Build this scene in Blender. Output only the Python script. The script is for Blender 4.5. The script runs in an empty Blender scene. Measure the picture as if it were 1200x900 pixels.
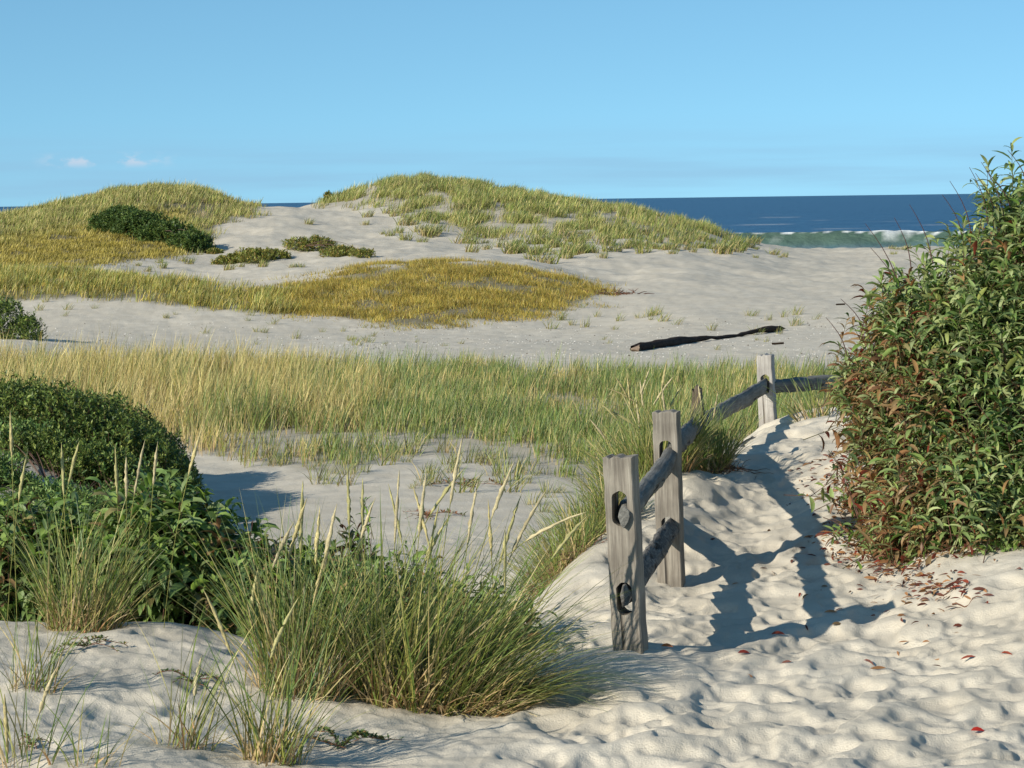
import bpy, math, random
import numpy as np
from mathutils import Matrix, Vector
from mathutils.geometry import tessellate_polygon
R = np.random.default_rng(7)
random.seed(7)
PI = math.pi
sc = bpy.context.scene
COL = sc.collection

# ------------------------------------------------------------------ camera
F = 3000.0
CAM = np.array([0.0, 0.0, 4.0])
p = math.atan(216 / F); th = math.atan(16 / 1200)
fw = np.array([0, math.cos(p), -math.sin(p)])
r0 = np.array([1.0, 0, 0]); u0 = np.array([0, math.sin(p), math.cos(p)])
rt = math.cos(th) * r0 - math.sin(th) * u0
up = math.sin(th) * r0 + math.cos(th) * u0

def at(u, v, d):
    """photo pixel (1200x900) + distance along y -> point in the place"""
    r = fw + rt * ((u - 600) / F) + up * ((450 - v) / F)
    return CAM + r * (d / r[1])

def proj(P):
    q = P - CAM
    z = q @ fw
    return 600 + F * (q @ rt) / z, 450 - F * (q @ up) / z

cd = bpy.data.cameras.new('camera'); cam = bpy.data.objects.new('camera', cd); COL.objects.link(cam)
cd.sensor_width = 36; cd.lens = 90; cd.clip_start = 0.1; cd.clip_end = 60000
M = Matrix(((rt[0], up[0], -fw[0], CAM[0]), (rt[1], up[1], -fw[1], CAM[1]), (rt[2], up[2], -fw[2], CAM[2]), (0, 0, 0, 1)))
cam.matrix_world = M
sc.camera = cam

# ------------------------------------------------------------------ light
SUN_EL = math.radians(26); PHI = math.radians(42)     # shadows run right and away by PHI
sdir = Vector((math.cos(PHI) * math.cos(SUN_EL), math.sin(PHI) * math.cos(SUN_EL), -math.sin(SUN_EL)))
sl = bpy.data.lights.new('sun', 'SUN'); sl.energy = 4.4; sl.angle = math.radians(0.5); sl.color = (1, 0.93, 0.80)
so = bpy.data.objects.new('sun', sl); COL.objects.link(so)
so.rotation_euler = sdir.to_track_quat('-Z', 'Y').to_euler(); so.location = (-30, -30, 40)

w = bpy.data.worlds.new('World'); sc.world = w; w.use_nodes = True
nt = w.node_tree; nt.nodes.clear()
def N(nt, typ, **kw):
    n = nt.nodes.new(typ)
    for k, v in kw.items():
        setattr(n, k, v)
    return n
out = N(nt, 'ShaderNodeOutputWorld'); bg = N(nt, 'ShaderNodeBackground'); bg.inputs[1].default_value = 0.13
sky = N(nt, 'ShaderNodeTexSky', sky_type='NISHITA', sun_disc=False, sun_elevation=SUN_EL,
        altitude=0, air_density=1.0, dust_density=0.3, ozone_density=1.6)
# sun stands at azimuth of -sdir ; nishita rotation is clockwise from +Y
sx, sy = -sdir.x, -sdir.y
sky.sun_rotation = math.atan2(sx, sy)
hs = N(nt, 'ShaderNodeHueSaturation'); hs.inputs['Saturation'].default_value = 1.12; hs.inputs['Value'].default_value = 1.0
_t = N(nt, 'ShaderNodeTexCoord'); _s = N(nt, 'ShaderNodeSeparateXYZ'); _c = N(nt, 'ShaderNodeCombineXYZ')
nt.links.new(_t.outputs['Generated'], _s.inputs[0]); nt.links.new(_s.outputs[0], _c.inputs[0]); nt.links.new(_s.outputs[1], _c.inputs[1])
_m = N(nt, 'ShaderNodeMath', operation='MULTIPLY_ADD'); _m.inputs[1].default_value = 1.2; _m.inputs[2].default_value = 0.165
nt.links.new(_s.outputs[2], _m.inputs[0]); nt.links.new(_m.outputs[0], _c.inputs[2]); nt.links.new(_c.outputs[0], sky.inputs[0])   # clear sea air: the haze-free part of the sky reaches down to the horizon
tc = N(nt, 'ShaderNodeTexCoord'); sep = N(nt, 'ShaderNodeSeparateXYZ')
mp = N(nt, 'ShaderNodeMapping'); mp.inputs['Scale'].default_value = (120, 120, 230)
ns = N(nt, 'ShaderNodeTexNoise'); ns.inputs['Scale'].default_value = 1.0; ns.inputs['Detail'].default_value = 5
nt.links.new(tc.outputs['Generated'], mp.inputs['Vector']); nt.links.new(mp.outputs[0], ns.inputs['Vector'])
nt.links.new(tc.outputs['Generated'], sep.inputs[0])
def mr(nt, src, a, b, c, d, smooth=True):
    m = N(nt, 'ShaderNodeMapRange'); m.inputs[1].default_value = a; m.inputs[2].default_value = b
    m.inputs[3].default_value = c; m.inputs[4].default_value = d
    if smooth: m.interpolation_type = 'SMOOTHSTEP'
    nt.links.new(src, m.inputs[0]); return m.outputs[0]
def mul(nt, a, b, op='MULTIPLY'):
    m = N(nt, 'ShaderNodeMath', operation=op)
    for i, s in enumerate((a, b)):
        if isinstance(s, (int, float)): m.inputs[i].default_value = s
        else: nt.links.new(s, m.inputs[i])
    return m.outputs[0]
# small white puffs low over the sea on the left of the view
puff = mr(nt, ns.outputs[0], 0.45, 0.62, 0, 0.8)
band = mul(nt, mr(nt, sep.outputs[2], 0.0135, 0.017, 0, 1), mr(nt, sep.outputs[2], 0.0175, 0.021, 1, 0))
side = mul(nt, mr(nt, sep.outputs[0], -0.185, -0.165, 0, 1), mr(nt, sep.outputs[0], -0.145, -0.125, 1, 0))
cl = mul(nt, mul(nt, puff, band), side)
# faint grey-blue cloud veil just over the horizon
mp2 = N(nt, 'ShaderNodeMapping'); mp2.inputs['Scale'].default_value = (9, 9, 170)
ns2 = N(nt, 'ShaderNodeTexNoise'); ns2.inputs['Scale'].default_value = 1; ns2.inputs['Detail'].default_value = 4
nt.links.new(tc.outputs['Generated'], mp2.inputs['Vector']); nt.links.new(mp2.outputs[0], ns2.inputs['Vector'])
veil = mul(nt, mr(nt, ns2.outputs[0], 0.30, 0.75, 0.22, 0.55), mul(nt, mr(nt, sep.outputs[2], -0.002, 0.006, 0.7, 1), mr(nt, sep.outputs[2], 0.012, 0.034, 1, 0)))
tint = N(nt, 'ShaderNodeMix', data_type='RGBA', blend_type='MULTIPLY'); tint.inputs[0].default_value = 1.0
tint.inputs[7].default_value = (0.80, 1.03, 0.98, 1)
nt.links.new(sky.outputs[0], hs.inputs['Color']); nt.links.new(hs.outputs[0], tint.inputs[6])
mxv = N(nt, 'ShaderNodeMix', data_type='RGBA'); nt.links.new(veil, mxv.inputs[0]); nt.links.new(tint.outputs[2], mxv.inputs[6]); mxv.inputs[7].default_value = (1.75, 3.0, 4.3, 1)
mx = N(nt, 'ShaderNodeMix', data_type='RGBA'); nt.links.new(cl, mx.inputs[0]); nt.links.new(mxv.outputs[2], mx.inputs[6]); mx.inputs[7].default_value = (3.6, 4.2, 5.0, 1)
nt.links.new(mx.outputs[2], bg.inputs[0]); nt.links.new(bg.outputs[0], out.inputs[0])

sc.view_settings.view_transform = 'Standard'; sc.view_settings.look = 'None'
sc.view_settings.exposure = 0.33; sc.view_settings.gamma = 1
sc.render.engine = 'CYCLES'
sc.cycles.use_denoising = True
sc.cycles.max_bounces = 6; sc.cycles.transparent_max_bounces = 6

# ------------------------------------------------------------------ materials
def new_mat(name):
    m = bpy.data.materials.new(name); m.use_nodes = True; m.node_tree.nodes.clear(); return m, m.node_tree
def tex(nt, scale, detail=3, coord='Object', stretch=None, rough=0.5, kind='NOISE'):
    t = N(nt, 'ShaderNodeTexCoord'); n = N(nt, 'ShaderNodeTexNoise')
    n.inputs['Scale'].default_value = scale; n.inputs['Detail'].default_value = detail; n.inputs['Roughness'].default_value = rough
    if stretch:
        m = N(nt, 'ShaderNodeMapping'); m.inputs['Scale'].default_value = stretch
        nt.links.new(t.outputs[coord], m.inputs[0]); nt.links.new(m.outputs[0], n.inputs['Vector'])
    else: nt.links.new(t.outputs[coord], n.inputs['Vector'])
    return n.outputs[0]
def mixc(nt, fac, a, b, mode='MIX'):
    m = N(nt, 'ShaderNodeMix', data_type='RGBA', blend_type=mode)
    for i, s in ((0, fac), (6, a), (7, b)):
        if isinstance(s, (int, float)): m.inputs[i].default_value = s
        elif isinstance(s, tuple): m.inputs[i].default_value = (*s, 1)
        else: nt.links.new(s, m.inputs[i])
    return m.outputs[2]
def bump(nt, h, strength, dist, prev=None):
    b = N(nt, 'ShaderNodeBump'); b.inputs['Strength'].default_value = strength; b.inputs['Distance'].default_value = dist
    nt.links.new(h, b.inputs['Height'])
    if prev is not None: nt.links.new(prev, b.inputs['Normal'])
    return b.outputs[0]
def princ(nt, col, rough=0.8, spec=0.3, normal=None):
    b = N(nt, 'ShaderNodeBsdfPrincipled')
    if isinstance(col, tuple): b.inputs['Base Color'].default_value = (*col, 1)
    else: nt.links.new(col, b.inputs['Base Color'])
    if isinstance(rough, (int, float)): b.inputs['Roughness'].default_value = rough
    else: nt.links.new(rough, b.inputs['Roughness'])
    b.inputs['Specular IOR Level'].default_value = spec
    if normal is not None: nt.links.new(normal, b.inputs['Normal'])
    return b.outputs[0]
def finish(nt, sh):
    o = N(nt, 'ShaderNodeOutputMaterial'); nt.links.new(sh, o.inputs[0])
def attr(nt, name):
    a = N(nt, 'ShaderNodeAttribute'); a.attribute_name = name; return a

def leafy(name, rough, spec, trans, back=None, var=0.35, scale=30):
    m, nt = new_mat(name)
    a = attr(nt, 'tone').outputs['Color']
    n = tex(nt, scale, 2)
    c = mixc(nt, 1.0, a, mixc(nt, n, (1 - var,) * 3, (1 + var,) * 3), 'MULTIPLY')
    if back:
        g = N(nt, 'ShaderNodeNewGeometry')
        c = mixc(nt, mul(nt, g.outputs['Backfacing'], 0.6), c, mixc(nt, 0.5, c, back))
    s = princ(nt, c, rough, spec)
    t = N(nt, 'ShaderNodeBsdfTranslucent'); nt.links.new(c, t.inputs[0])
    x = N(nt, 'ShaderNodeMixShader'); x.inputs[0].default_value = trans
    nt.links.new(s, x.inputs[1]); nt.links.new(t.outputs[0], x.inputs[2])
    finish(nt, x.outputs[0]); return m
M_blade = leafy('grass_blade', 0.5, 0.35, 0.25)
M_leaf = leafy('shrub_leaf', 0.48, 0.3, 0.25, back=(0.20, 0.25, 0.13))
M_smallleaf = leafy('small_leaf', 0.5, 0.4, 0.15)
M_dry = leafy('dry_leaf', 0.7, 0.2, 0.1)
M_seed = leafy('seed_head', 0.8, 0.1, 0.1, var=0.5, scale=160)
def bark(name, c1, c2):
    m, nt = new_mat(name); n = tex(nt, 40, 5)
    finish(nt, princ(nt, mixc(nt, n, c1, c2), 0.85, 0.2, bump(nt, n, 0.6, 0.004))); return m
M_stem = bark('stem_bark', (0.05, 0.03, 0.02), (0.16, 0.09, 0.06))

def wood(name, c1, c2, crack, stretch=(1, 1, 0.05), deep=1.0, lich=None):
    m, nt = new_mat(name)
    g = tex(nt, 70, 6, stretch=stretch, rough=0.65)
    g2 = tex(nt, 190, 3, stretch=(1, 1, 0.03) if stretch[2] < 1 else (0.03, 1, 1))
    big = tex(nt, 6, 4)
    cr = mr(nt, tex(nt, 24, 4, stretch=tuple(s * (0.6 if s < 1 else 1) for s in stretch), rough=0.45), 0.32, 0.40, 1, 0)
    c = mixc(nt, mr(nt, g, 0.3, 0.7, 0, 1), c1, c2)
    c = mixc(nt, mr(nt, big, 0.35, 0.7, 0, 0.55), c, tuple(x * 0.55 for x in c1))
    c = mixc(nt, mr(nt, g2, 0.35, 0.75, 0.25, 0), c, crack)
    c = mixc(nt, cr, c, crack)
    if lich:
        c = mixc(nt, mr(nt, tex(nt, 30, 3), 0.55, 0.63, 0, 0.7), c, lich)
    h = mul(nt, mul(nt, g, 1.0), mul(nt, cr, -1.2), 'ADD')
    finish(nt, princ(nt, c, 0.85, 0.2, bump(nt, h, 0.75 * deep, 0.006)))
    return m
M_post = wood('weathered_post_wood', (0.22, 0.19, 0.155), (0.43, 0.385, 0.315), (0.035, 0.03, 0.025))
M_postpale = wood('pale_post_wood', (0.38, 0.35, 0.32), (0.58, 0.55, 0.50), (0.10, 0.08, 0.06))
M_postbrown = wood('rotten_post_wood', (0.13, 0.10, 0.07), (0.24, 0.19, 0.14), (0.03, 0.025, 0.02), deep=1.4)
M_rail = wood('weathered_rail_wood', (0.15, 0.145, 0.13), (0.30, 0.29, 0.26), (0.03, 0.028, 0.025), stretch=(0.05, 1, 1), deep=1.2)
M_railbark = wood('bark_rail_wood', (0.10, 0.095, 0.085), (0.30, 0.28, 0.25), (0.03, 0.027, 0.025), stretch=(0.3, 1, 1), deep=1.8, lich=(0.05, 0.045, 0.04))
M_drift = wood('charred_driftwood', (0.030, 0.018, 0.012), (0.075, 0.045, 0.03), (0.01, 0.008, 0.006), stretch=(0.06, 1, 1), deep=1.5)
M_cap, _nt = new_mat('brown_post_top'); finish(_nt, princ(_nt, mixc(_nt, tex(_nt, 60, 4), (0.10, 0.06, 0.04), (0.35, 0.28, 0.22)), 0.9, 0.1, bump(_nt, tex(_nt, 60, 4), 0.8, 0.006)))

# ------------------------------------------------------------------ mesh helpers
def mesh_np(name, V, Q, mat, tone=None, smooth=True, tri=False):
    V = np.ascontiguousarray(V.reshape(-1, 3), dtype=np.float32); k = 3 if tri else 4
    Q = np.ascontiguousarray(Q.reshape(-1, k), dtype=np.int32)
    me = bpy.data.meshes.new(name)
    me.vertices.add(len(V)); me.vertices.foreach_set('co', V.ravel())
    me.loops.add(Q.size); me.loops.foreach_set('vertex_index', Q.ravel())
    me.polygons.add(len(Q)); me.polygons.foreach_set('loop_start', np.arange(0, Q.size, k, dtype=np.int32))
    me.polygons.foreach_set('loop_total', np.full(len(Q), k, dtype=np.int32))
    me.update(calc_edges=True)
    if smooth: me.polygons.foreach_set('use_smooth', np.ones(len(Q), dtype=bool))
    if tone is not None:
        a = me.color_attributes.new('tone', 'FLOAT_COLOR', 'POINT')
        t = np.ones((len(V), 4), dtype=np.float32); t[:, :3] = tone.reshape(-1, 3); a.data.foreach_set('color', t.ravel())
    me.materials.append(mat)
    return me
def ob(name, me, parent=None, loc=None):
    o = bpy.data.objects.new(name, me); COL.objects.link(o)
    if parent is not None: o.parent = parent
    if loc is not None: o.location = loc
    return o
def tag(o, label=None, cat=None, group=None, kind=None):
    if label: o['label'] = label
    if cat: o['category'] = cat
    if group: o['group'] = group
    if kind: o['kind'] = kind
    return o
def thing(name, label, cat, loc, group=None):
    o = bpy.data.objects.new(name, None); o.empty_display_size = 0.1; COL.objects.link(o); o.location = tuple(float(x) for x in loc)
    return tag(o, label, cat, group)
def copy_tree(o, parent=None):
    c = o.copy(); COL.objects.link(c); c.parent = parent
    for ch in [x for x in KIDS.get(o.name, [])]:
        copy_tree(ch, c)
    return c
KIDS = {}

def perlin(x, y, seed=0):
    xi = np.floor(x).astype(np.int64); yi = np.floor(y).astype(np.int64); xf = x - xi; yf = y - yi
    def g(ix, iy, fx, fy):
        h = (ix * 374761393 + iy * 668265263 + seed * 974634777) & 0xffffffff
        h = ((h ^ (h >> 13)) * 1274126177) & 0xffffffff; h = h ^ (h >> 16)
        a = (h & 0xffff) / 65536.0 * 2 * PI
        return np.cos(a) * fx + np.sin(a) * fy
    u = xf * xf * xf * (xf * (xf * 6 - 15) + 10); v = yf * yf * yf * (yf * (yf * 6 - 15) + 10)
    a = g(xi, yi, xf, yf); b = g(xi + 1, yi, xf - 1, yf); c = g(xi, yi + 1, xf, yf - 1); d = g(xi + 1, yi + 1, xf - 1, yf - 1)
    return (a * (1 - u) + b * u) * (1 - v) + (c * (1 - u) + d * u) * v * 1.0
def fbm(x, y, o=4, seed=0):
    s = 0; a = 1.0
    for i in range(o):
        s = s + a * perlin(x * 2 ** i + i * 17.3, y * 2 ** i - i * 9.1, seed + i); a *= 0.5
    return s * 1.3
def ss(x, a, b):
    t = np.clip((x - a) / (b - a), 0, 1); return t * t * (3 - 2 * t)

# ------------------------------------------------------------------ terrain
ctl = [  # (u, v, d) ground points seen in the photo
 # foreground and path
 (1200, 900, 8.2), (1000, 900, 8.2), (800, 900, 8.2), (600, 900, 8.3), (400, 900, 8.4), (200, 900, 8.1), (0, 900, 8.0), (-200, 900, 8.0), (1400, 900, 8.2),
 (1200, 800, 9.5), (1000, 800, 9.7), (800, 800, 9.75), (650, 800, 9.9), (550, 832, 9.55), (400, 822, 9.65), (250, 815, 9.4), (100, 810, 9.2), (0, 815, 9.1), (-200, 815, 9.1),
 (1200, 720, 10.5), (1100, 720, 10.9), (1000, 730, 11.0), (900, 740, 10.9), (738, 763, 10.3), (850, 700, 11.8), (950, 690, 11.7),
 (1200, 655, 11.6), (1100, 660, 11.9), (1030, 640, 12.7), (1000, 600, 13.4), (960, 640, 12.7), (1350, 640, 11.6), (1200, 560, 14), (1350, 560, 14),
 (788, 687, 12.4), (880, 645, 12.9), (850, 610, 14.0), (930, 580, 14.6), (985, 545, 14.7), (880, 560, 15.2), (920, 520, 16.6), (970, 490, 17.6),
 (900, 496, 18.5), (868, 512, 17.2), (845, 528, 15.9), (815, 549, 14.4), (945, 484, 18.6), (1050, 470, 18.2), (1150, 470, 18), (1350, 470, 18),
 (790, 575, 13.9), (760, 585, 14.1), (700, 632, 13.4), (650, 690, 12.4), (700, 700, 11.8), (640, 740, 11.3), (690, 660, 12.6),
 # left mound
 (100, 742, 10.5), (0, 745, 10.4), (-200, 745, 10.4), (200, 732, 10.6), (300, 765, 10.3), (400, 790, 10.2), (480, 790, 10.2),
]
ctz = [ # hidden ground (u, d, z)
 (-200, 12.5, 1.95), (0, 12.5, 1.95), (150, 12.5, 1.9), (300, 12.3, 1.85), (450, 12.2, 1.8), (560, 12.2, 1.8), (600, 14, 1.65), (640, 16, 1.6),
 (-200, 15.5, 1.8), (0, 15.5, 1.75), (200, 15.5, 1.6), (400, 15.5, 1.55), (560, 17, 1.52), (700, 16.5, 1.75), (760, 17.5, 1.75), (820, 19.5, 1.75), (700, 19, 1.5), (900, 22, 1.6),
 (1000, 22, 1.7), (1200, 22, 1.7), (1400, 22, 1.7), (1200, 28, 1.5), (1400, 28, 1.5), (1200, 36, 1.4), (1400, 36, 1.4),
 # shrub mound
 (50, 19.3, 2.02), (0, 20.8, 2.25), (-200, 21, 2.5), (120, 20.6, 1.95), (-200, 18, 2.1), (190, 20.5, 1.6), (235, 20.3, 1.5), (60, 24, 1.75), (-200, 25, 1.9), (160, 24, 1.52),
 (300, 20.2, 1.5), (450, 20, 1.5), (560, 21, 1.5), (300, 25, 1.48), (450, 25, 1.5), (600, 25, 1.48), (750, 25, 1.48), (900, 27, 1.48),
 (0, 31, 1.45), (-200, 31, 1.5), (200, 31, 1.44), (400, 31, 1.44), (600, 31, 1.43), (800, 31, 1.42), (1000, 33, 1.42),
 (0, 38, 1.4), (-200, 38, 1.45), (200, 38, 1.38), (400, 38, 1.38), (600, 38, 1.38), (800, 38, 1.38), (1000, 40, 1.38),
 (30, 48, 1.5), (-200, 48, 1.7), (150, 48, 1.32), (300, 48, 1.3), (450, 48, 1.3), (600, 48, 1.3), (800, 48, 1.28), (1000, 48, 1.3), (1200, 48, 1.35), (1400, 48, 1.4),
 (0, 56, 1.36), (-200, 56, 1.5), (200, 56, 1.30), (1000, 57, 1.38), (1200, 57, 1.45), (1400, 57, 1.5), (800, 57, 1.36),
 # back of the dunes and the beach
 (0, 112, 2.8), (-200, 112, 3.0), (150, 116, 3.4), (300, 116, 2.9), (450, 118, 3.3), (600, 118, 3.0), (750, 118, 2.2), (900, 118, 1.5), (1000, 118, 1.4), (1200, 118, 1.6), (1400, 118, 1.6),
]
ctl += [
 (380, 376, 57.5), (500, 379, 57), (620, 372, 58.5), (700, 360, 61), (300, 364, 59), (200, 352, 60), (100, 349, 60.5), (0, 347, 61), (-200, 345, 61),
 (500, 309, 67), (430, 316, 66.5), (580, 311, 67.5), (640, 322, 66.5), (700, 339, 65), (360, 331, 65.5), (300, 340, 64), (220, 335, 64.5), (150, 330, 65), (90, 322, 66), (0, 322, 66), (-200, 320, 66),
 (200, 330, 69), (100, 318, 71), (300, 325, 70), (400, 312, 71), (480, 303, 73), (600, 306, 72), (700, 325, 71), (800, 330, 68),
 (0, 318, 73), (0, 300, 80), (0, 275, 90), (0, 257, 98), (-200, 262, 98), (-200, 300, 80),
 (60, 308, 77), (60, 280, 87), (60, 246, 98), (120, 305, 76), (120, 280, 86), (115, 235, 99), (170, 298, 80), (170, 260, 92), (165, 224, 101), (215, 222, 102), (260, 231, 102), (290, 243, 102),
 (210, 312, 76), (250, 300, 80), (260, 262, 92), (240, 285, 85), (300, 285, 84), (330, 262, 91), (340, 245, 98), (340, 300, 79), (390, 244, 100), (400, 268, 91), (440, 278, 88), (400, 295, 80),
 (395, 236, 104), (420, 222, 107), (455, 214, 108), (500, 211, 108), (550, 218, 108), (600, 227, 107), (650, 236, 106), (700, 243, 105), (760, 253, 104), (810, 264, 102), (845, 276, 100), (880, 288, 100),
 (460, 245, 98), (500, 275, 89), (560, 275, 90), (560, 295, 81), (640, 280, 88), (640, 302, 78), (720, 285, 86), (720, 300, 79), (800, 288, 88), (800, 302, 79),
 (860, 300, 84), (860, 330, 70), (930, 299, 97), (930, 320, 78), (930, 350, 63), (800, 352, 62), (1000, 299, 97), (1000, 325, 75), (1000, 350, 63),
 (1040, 294, 98), (1100, 296, 97), (1200, 296, 97), (1400, 296, 97), (1200, 330, 70), (1400, 330, 70), (900, 380, 55), (740, 390, 54),
]
pts = []
for u, v, d in ctl:
    q = at(u, v, d); pts.append((q[0] / q[1], math.log(q[1]), q[2]))
for u, d, z in ctz:
    pts.append(((u - 600) / F, math.log(d), z))
pts = np.array(pts)
SA, SB = 15.0, 5.5
def tps_k(r2): return np.where(r2 > 1e-12, 0.5 * r2 * np.log(r2 + 1e-12), 0)
A = np.stack([pts[:, 0] * SA, pts[:, 1] * SB], 1)
n = len(A)
K = tps_k(((A[:, None] - A[None]) ** 2).sum(-1)) + np.eye(n) * 0.004
Pm = np.c_[np.ones(n), A]
sol = np.linalg.solve(np.block([[K, Pm], [Pm.T, np.zeros((3, 3))]]), np.r_[pts[:, 2], np.zeros(3)])
def tps(t, ld):
    t = np.clip(t, -0.265, 0.265); ld = np.clip(ld, math.log(7.7), math.log(121))
    x = t * SA; y = ld * SB; o = sol[n] + sol[n + 1] * x + sol[n + 2] * y
    for i in range(n): o = o + sol[i] * tps_k((x - A[i, 0]) ** 2 + (y - A[i, 1]) ** 2)
    return o
# coarse evaluation then refined bilinearly
tc_ = np.linspace(-0.27, 0.27, 150); lc_ = np.linspace(math.log(7.6), math.log(121), 420)
TT, LL = np.meshgrid(tc_, lc_); ZC = tps(TT, LL)
def base_h(t, ld):
    ft = np.clip((np.clip(t, -0.27, 0.27) - tc_[0]) / (tc_[1] - tc_[0]), 0, len(tc_) - 1.001)
    fl = np.clip((ld - lc_[0]) / (lc_[1] - lc_[0]), 0, len(lc_) - 1.001)
    i = ft.astype(int); j = fl.astype(int); a = ft - i; b = fl - j
    a = a; b = b
    z = (ZC[j, i] * (1 - a) + ZC[j, i + 1] * a) * (1 - b) + (ZC[j + 1, i] * (1 - a) + ZC[j + 1, i + 1] * a) * b
    d = np.exp(ld)
    beach = np.interp(d, [100, 120, 150, 175, 190, 230], [1.9, 1.5, 0.8, 0.25, -0.35, -2.5])
    k = ss(d, 106, 124)
    return z * (1 - k) + beach * k

ts = np.r_[-np.geomspace(1.4, 0.245, 36)[:-1], np.linspace(-0.24, 0.24, 720), np.geomspace(0.245, 1.4, 36)[1:]]
ds = np.r_[np.geomspace(2.0, 7.2, 20)[:-1], np.linspace(7.2, 19, 640)[:-1], np.geomspace(19, 62, 300)[:-1], np.geomspace(62, 235, 300)]
T, D = np.meshgrid(ts, ds); LD = np.log(D); X = T * D; Y = D
Z = base_h(T, LD)
# relief of wind and feet
UU = 600 + T * F
near = 1 - ss(D, 17.5, 22)
pathm = near * ss(UU - (690 + (D - 10.3) * 18), -60, 60)
Z += 0.035 * fbm(X * 1.1, Y * 1.1, 2, 3) * near
Z += 0.014 * fbm(X * 5, Y * 5, 3, 5) * near * (0.6 + 0.4 * pathm)
Z += 0.007 * (1 - np.abs(fbm(X * 4.2 + 0.5 * np.sin(Y * 4), Y * 3.2, 2, 9)) * 2) * near
far = ss(D, 18, 24)
Z += 0.05 * fbm(X * 0.5, Y * 0.5, 4, 11) * far * (1 - ss(D, 120, 140)) * (0.6 + 1.6 * ss(D, 58, 75))
Z += 0.012 * fbm(X * 3, Y * 3, 3, 12) * far * (1 - ss(D, 60, 90))
def stamp(cx, cy, ang, L, W, dep, soft):
    j0, j1 = np.searchsorted(ds, [cy - L * 1.3, cy + L * 1.3])
    t0 = (cx - L * 1.4) / cy; t1 = (cx + L * 1.4) / cy
    i0, i1 = np.searchsorted(ts, [t0, t1])
    if j1 - j0 < 3 or i1 - i0 < 3: return
    x = X[j0:j1, i0:i1] - cx; y = Y[j0:j1, i0:i1] - cy
    c, s = math.cos(ang), math.sin(ang)
    a = (x * c + y * s) / L; b = (-x * s + y * c) / (W * (1 + 0.25 * np.sin(a * 3)))
    r = np.sqrt(a * a + b * b) + 0.12 * np.sin(a * 7 + cx * 9) * np.abs(b)
    m = 1 - ss(r, 0.35 if soft else 0.55, 1.0)
    rim = np.exp(-((r - 1.13) / 0.20) ** 2)
    sub = Z[j0:j1, i0:i1]; mean = sub.mean()
    Z[j0:j1, i0:i1] = sub + m * (0.45 * (mean - sub) - dep) + rim * dep * 0.30
rs = np.random.default_rng(21)
for k in range(1500):
    cy = 7.3 + (18.2 - 7.3) * rs.random() ** 1.1
    u = rs.uniform(600, 1300)
    lim = 690 + (cy - 10.3) * 22
    if u < lim - rs.random() * 70: continue
    if cy > 11.2 and u > 1060: continue
    cx = (u - 600) / F * cy
    if math.hypot(cx - .47, (cy - 10.1) * .6) < .32: continue
    ang = PI / 2 - 0.25 + rs.normal() * 0.55
    s = rs.uniform(0.7, 1.15)
    stamp(cx, cy, ang, 0.20 * s, 0.10 * s, rs.uniform(0.012, 0.032), rs.random() < 0.35)
for k in range(90):
    cy = rs.uniform(7.4, 10.5); u = rs.uniform(-100, 600)
    stamp((u - 600) / F * cy, cy, rs.uniform(0, PI), 0.14 * rs.uniform(.7, 1.3), 0.09, rs.uniform(0.006, 0.016), True)
def boxblur(A_, rx, ry):
    for ax, k in ((1, rx), (0, ry)):
        P_ = np.pad(A_, [(k + 1, k) if i == ax else (0, 0) for i in range(2)], mode='edge'); cs = np.cumsum(P_, axis=ax)
        n_ = A_.shape[ax]; hi = np.take(cs, np.arange(2 * k + 1, 2 * k + 1 + n_), axis=ax); lo = np.take(cs, np.arange(0, n_), axis=ax); A_ = (hi - lo) / (2 * k + 1)
    return A_
jN = np.searchsorted(ds, 19.0); Zn = Z[:jN]
for _ in range(2):
    bl = boxblur(boxblur(Zn, 10, 4), 10, 4); rel = Zn - bl
    Zn = bl + np.where(rel > 0, 0.010 * np.tanh(rel / 0.010), 0.036 * np.tanh(rel / 0.036))
Zn = Zn + 0.0035 * (1 - 2 * np.abs(fbm(X[:jN] * 9, Y[:jN] * 5, 2, 19))) + (0.0009 * fbm(X[:jN] * 22, Y[:jN] * 16, 3, 15))
kk = (1 - ss(D[:jN], 17.5, 19)); Z[:jN] = Z[:jN] * (1 - kk) + Zn * kk
# sand heaped along the fence edge of the path is soft
def H(x, y):
    t = x / y
    fi = np.interp(t, ts, np.arange(len(ts))); fj = np.interp(y, ds, np.arange(len(ds)))
    i = np.clip(fi.astype(int), 0, len(ts) - 2); j = np.clip(fj.astype(int), 0, len(ds) - 2); a = fi - i; b = fj - j
    return (Z[j, i] * (1 - a) + Z[j, i + 1] * a) * (1 - b) + (Z[j + 1, i] * (1 - a) + Z[j + 1, i + 1] * a) * b
def ground(u, d):
    x = (u - 600) / F * d; return np.array([x, d, float(H(np.array([x]), np.array([d]))[0])])
def gp(u, v, d0, d1):
    """ground point seen at pixel (u,v), searched between two distances"""
    best = None
    for d in np.linspace(d0, d1, 240):
        q = at(u, v, d); z = float(H(np.array([q[0]]), np.array([q[1]]))[0])
        if q[2] <= z: return np.array([q[0], q[1], z])
        if best is None or q[2] - z < best[0]: best = (q[2] - z, np.array([q[0], q[1], z]))
    return best[1]

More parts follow.
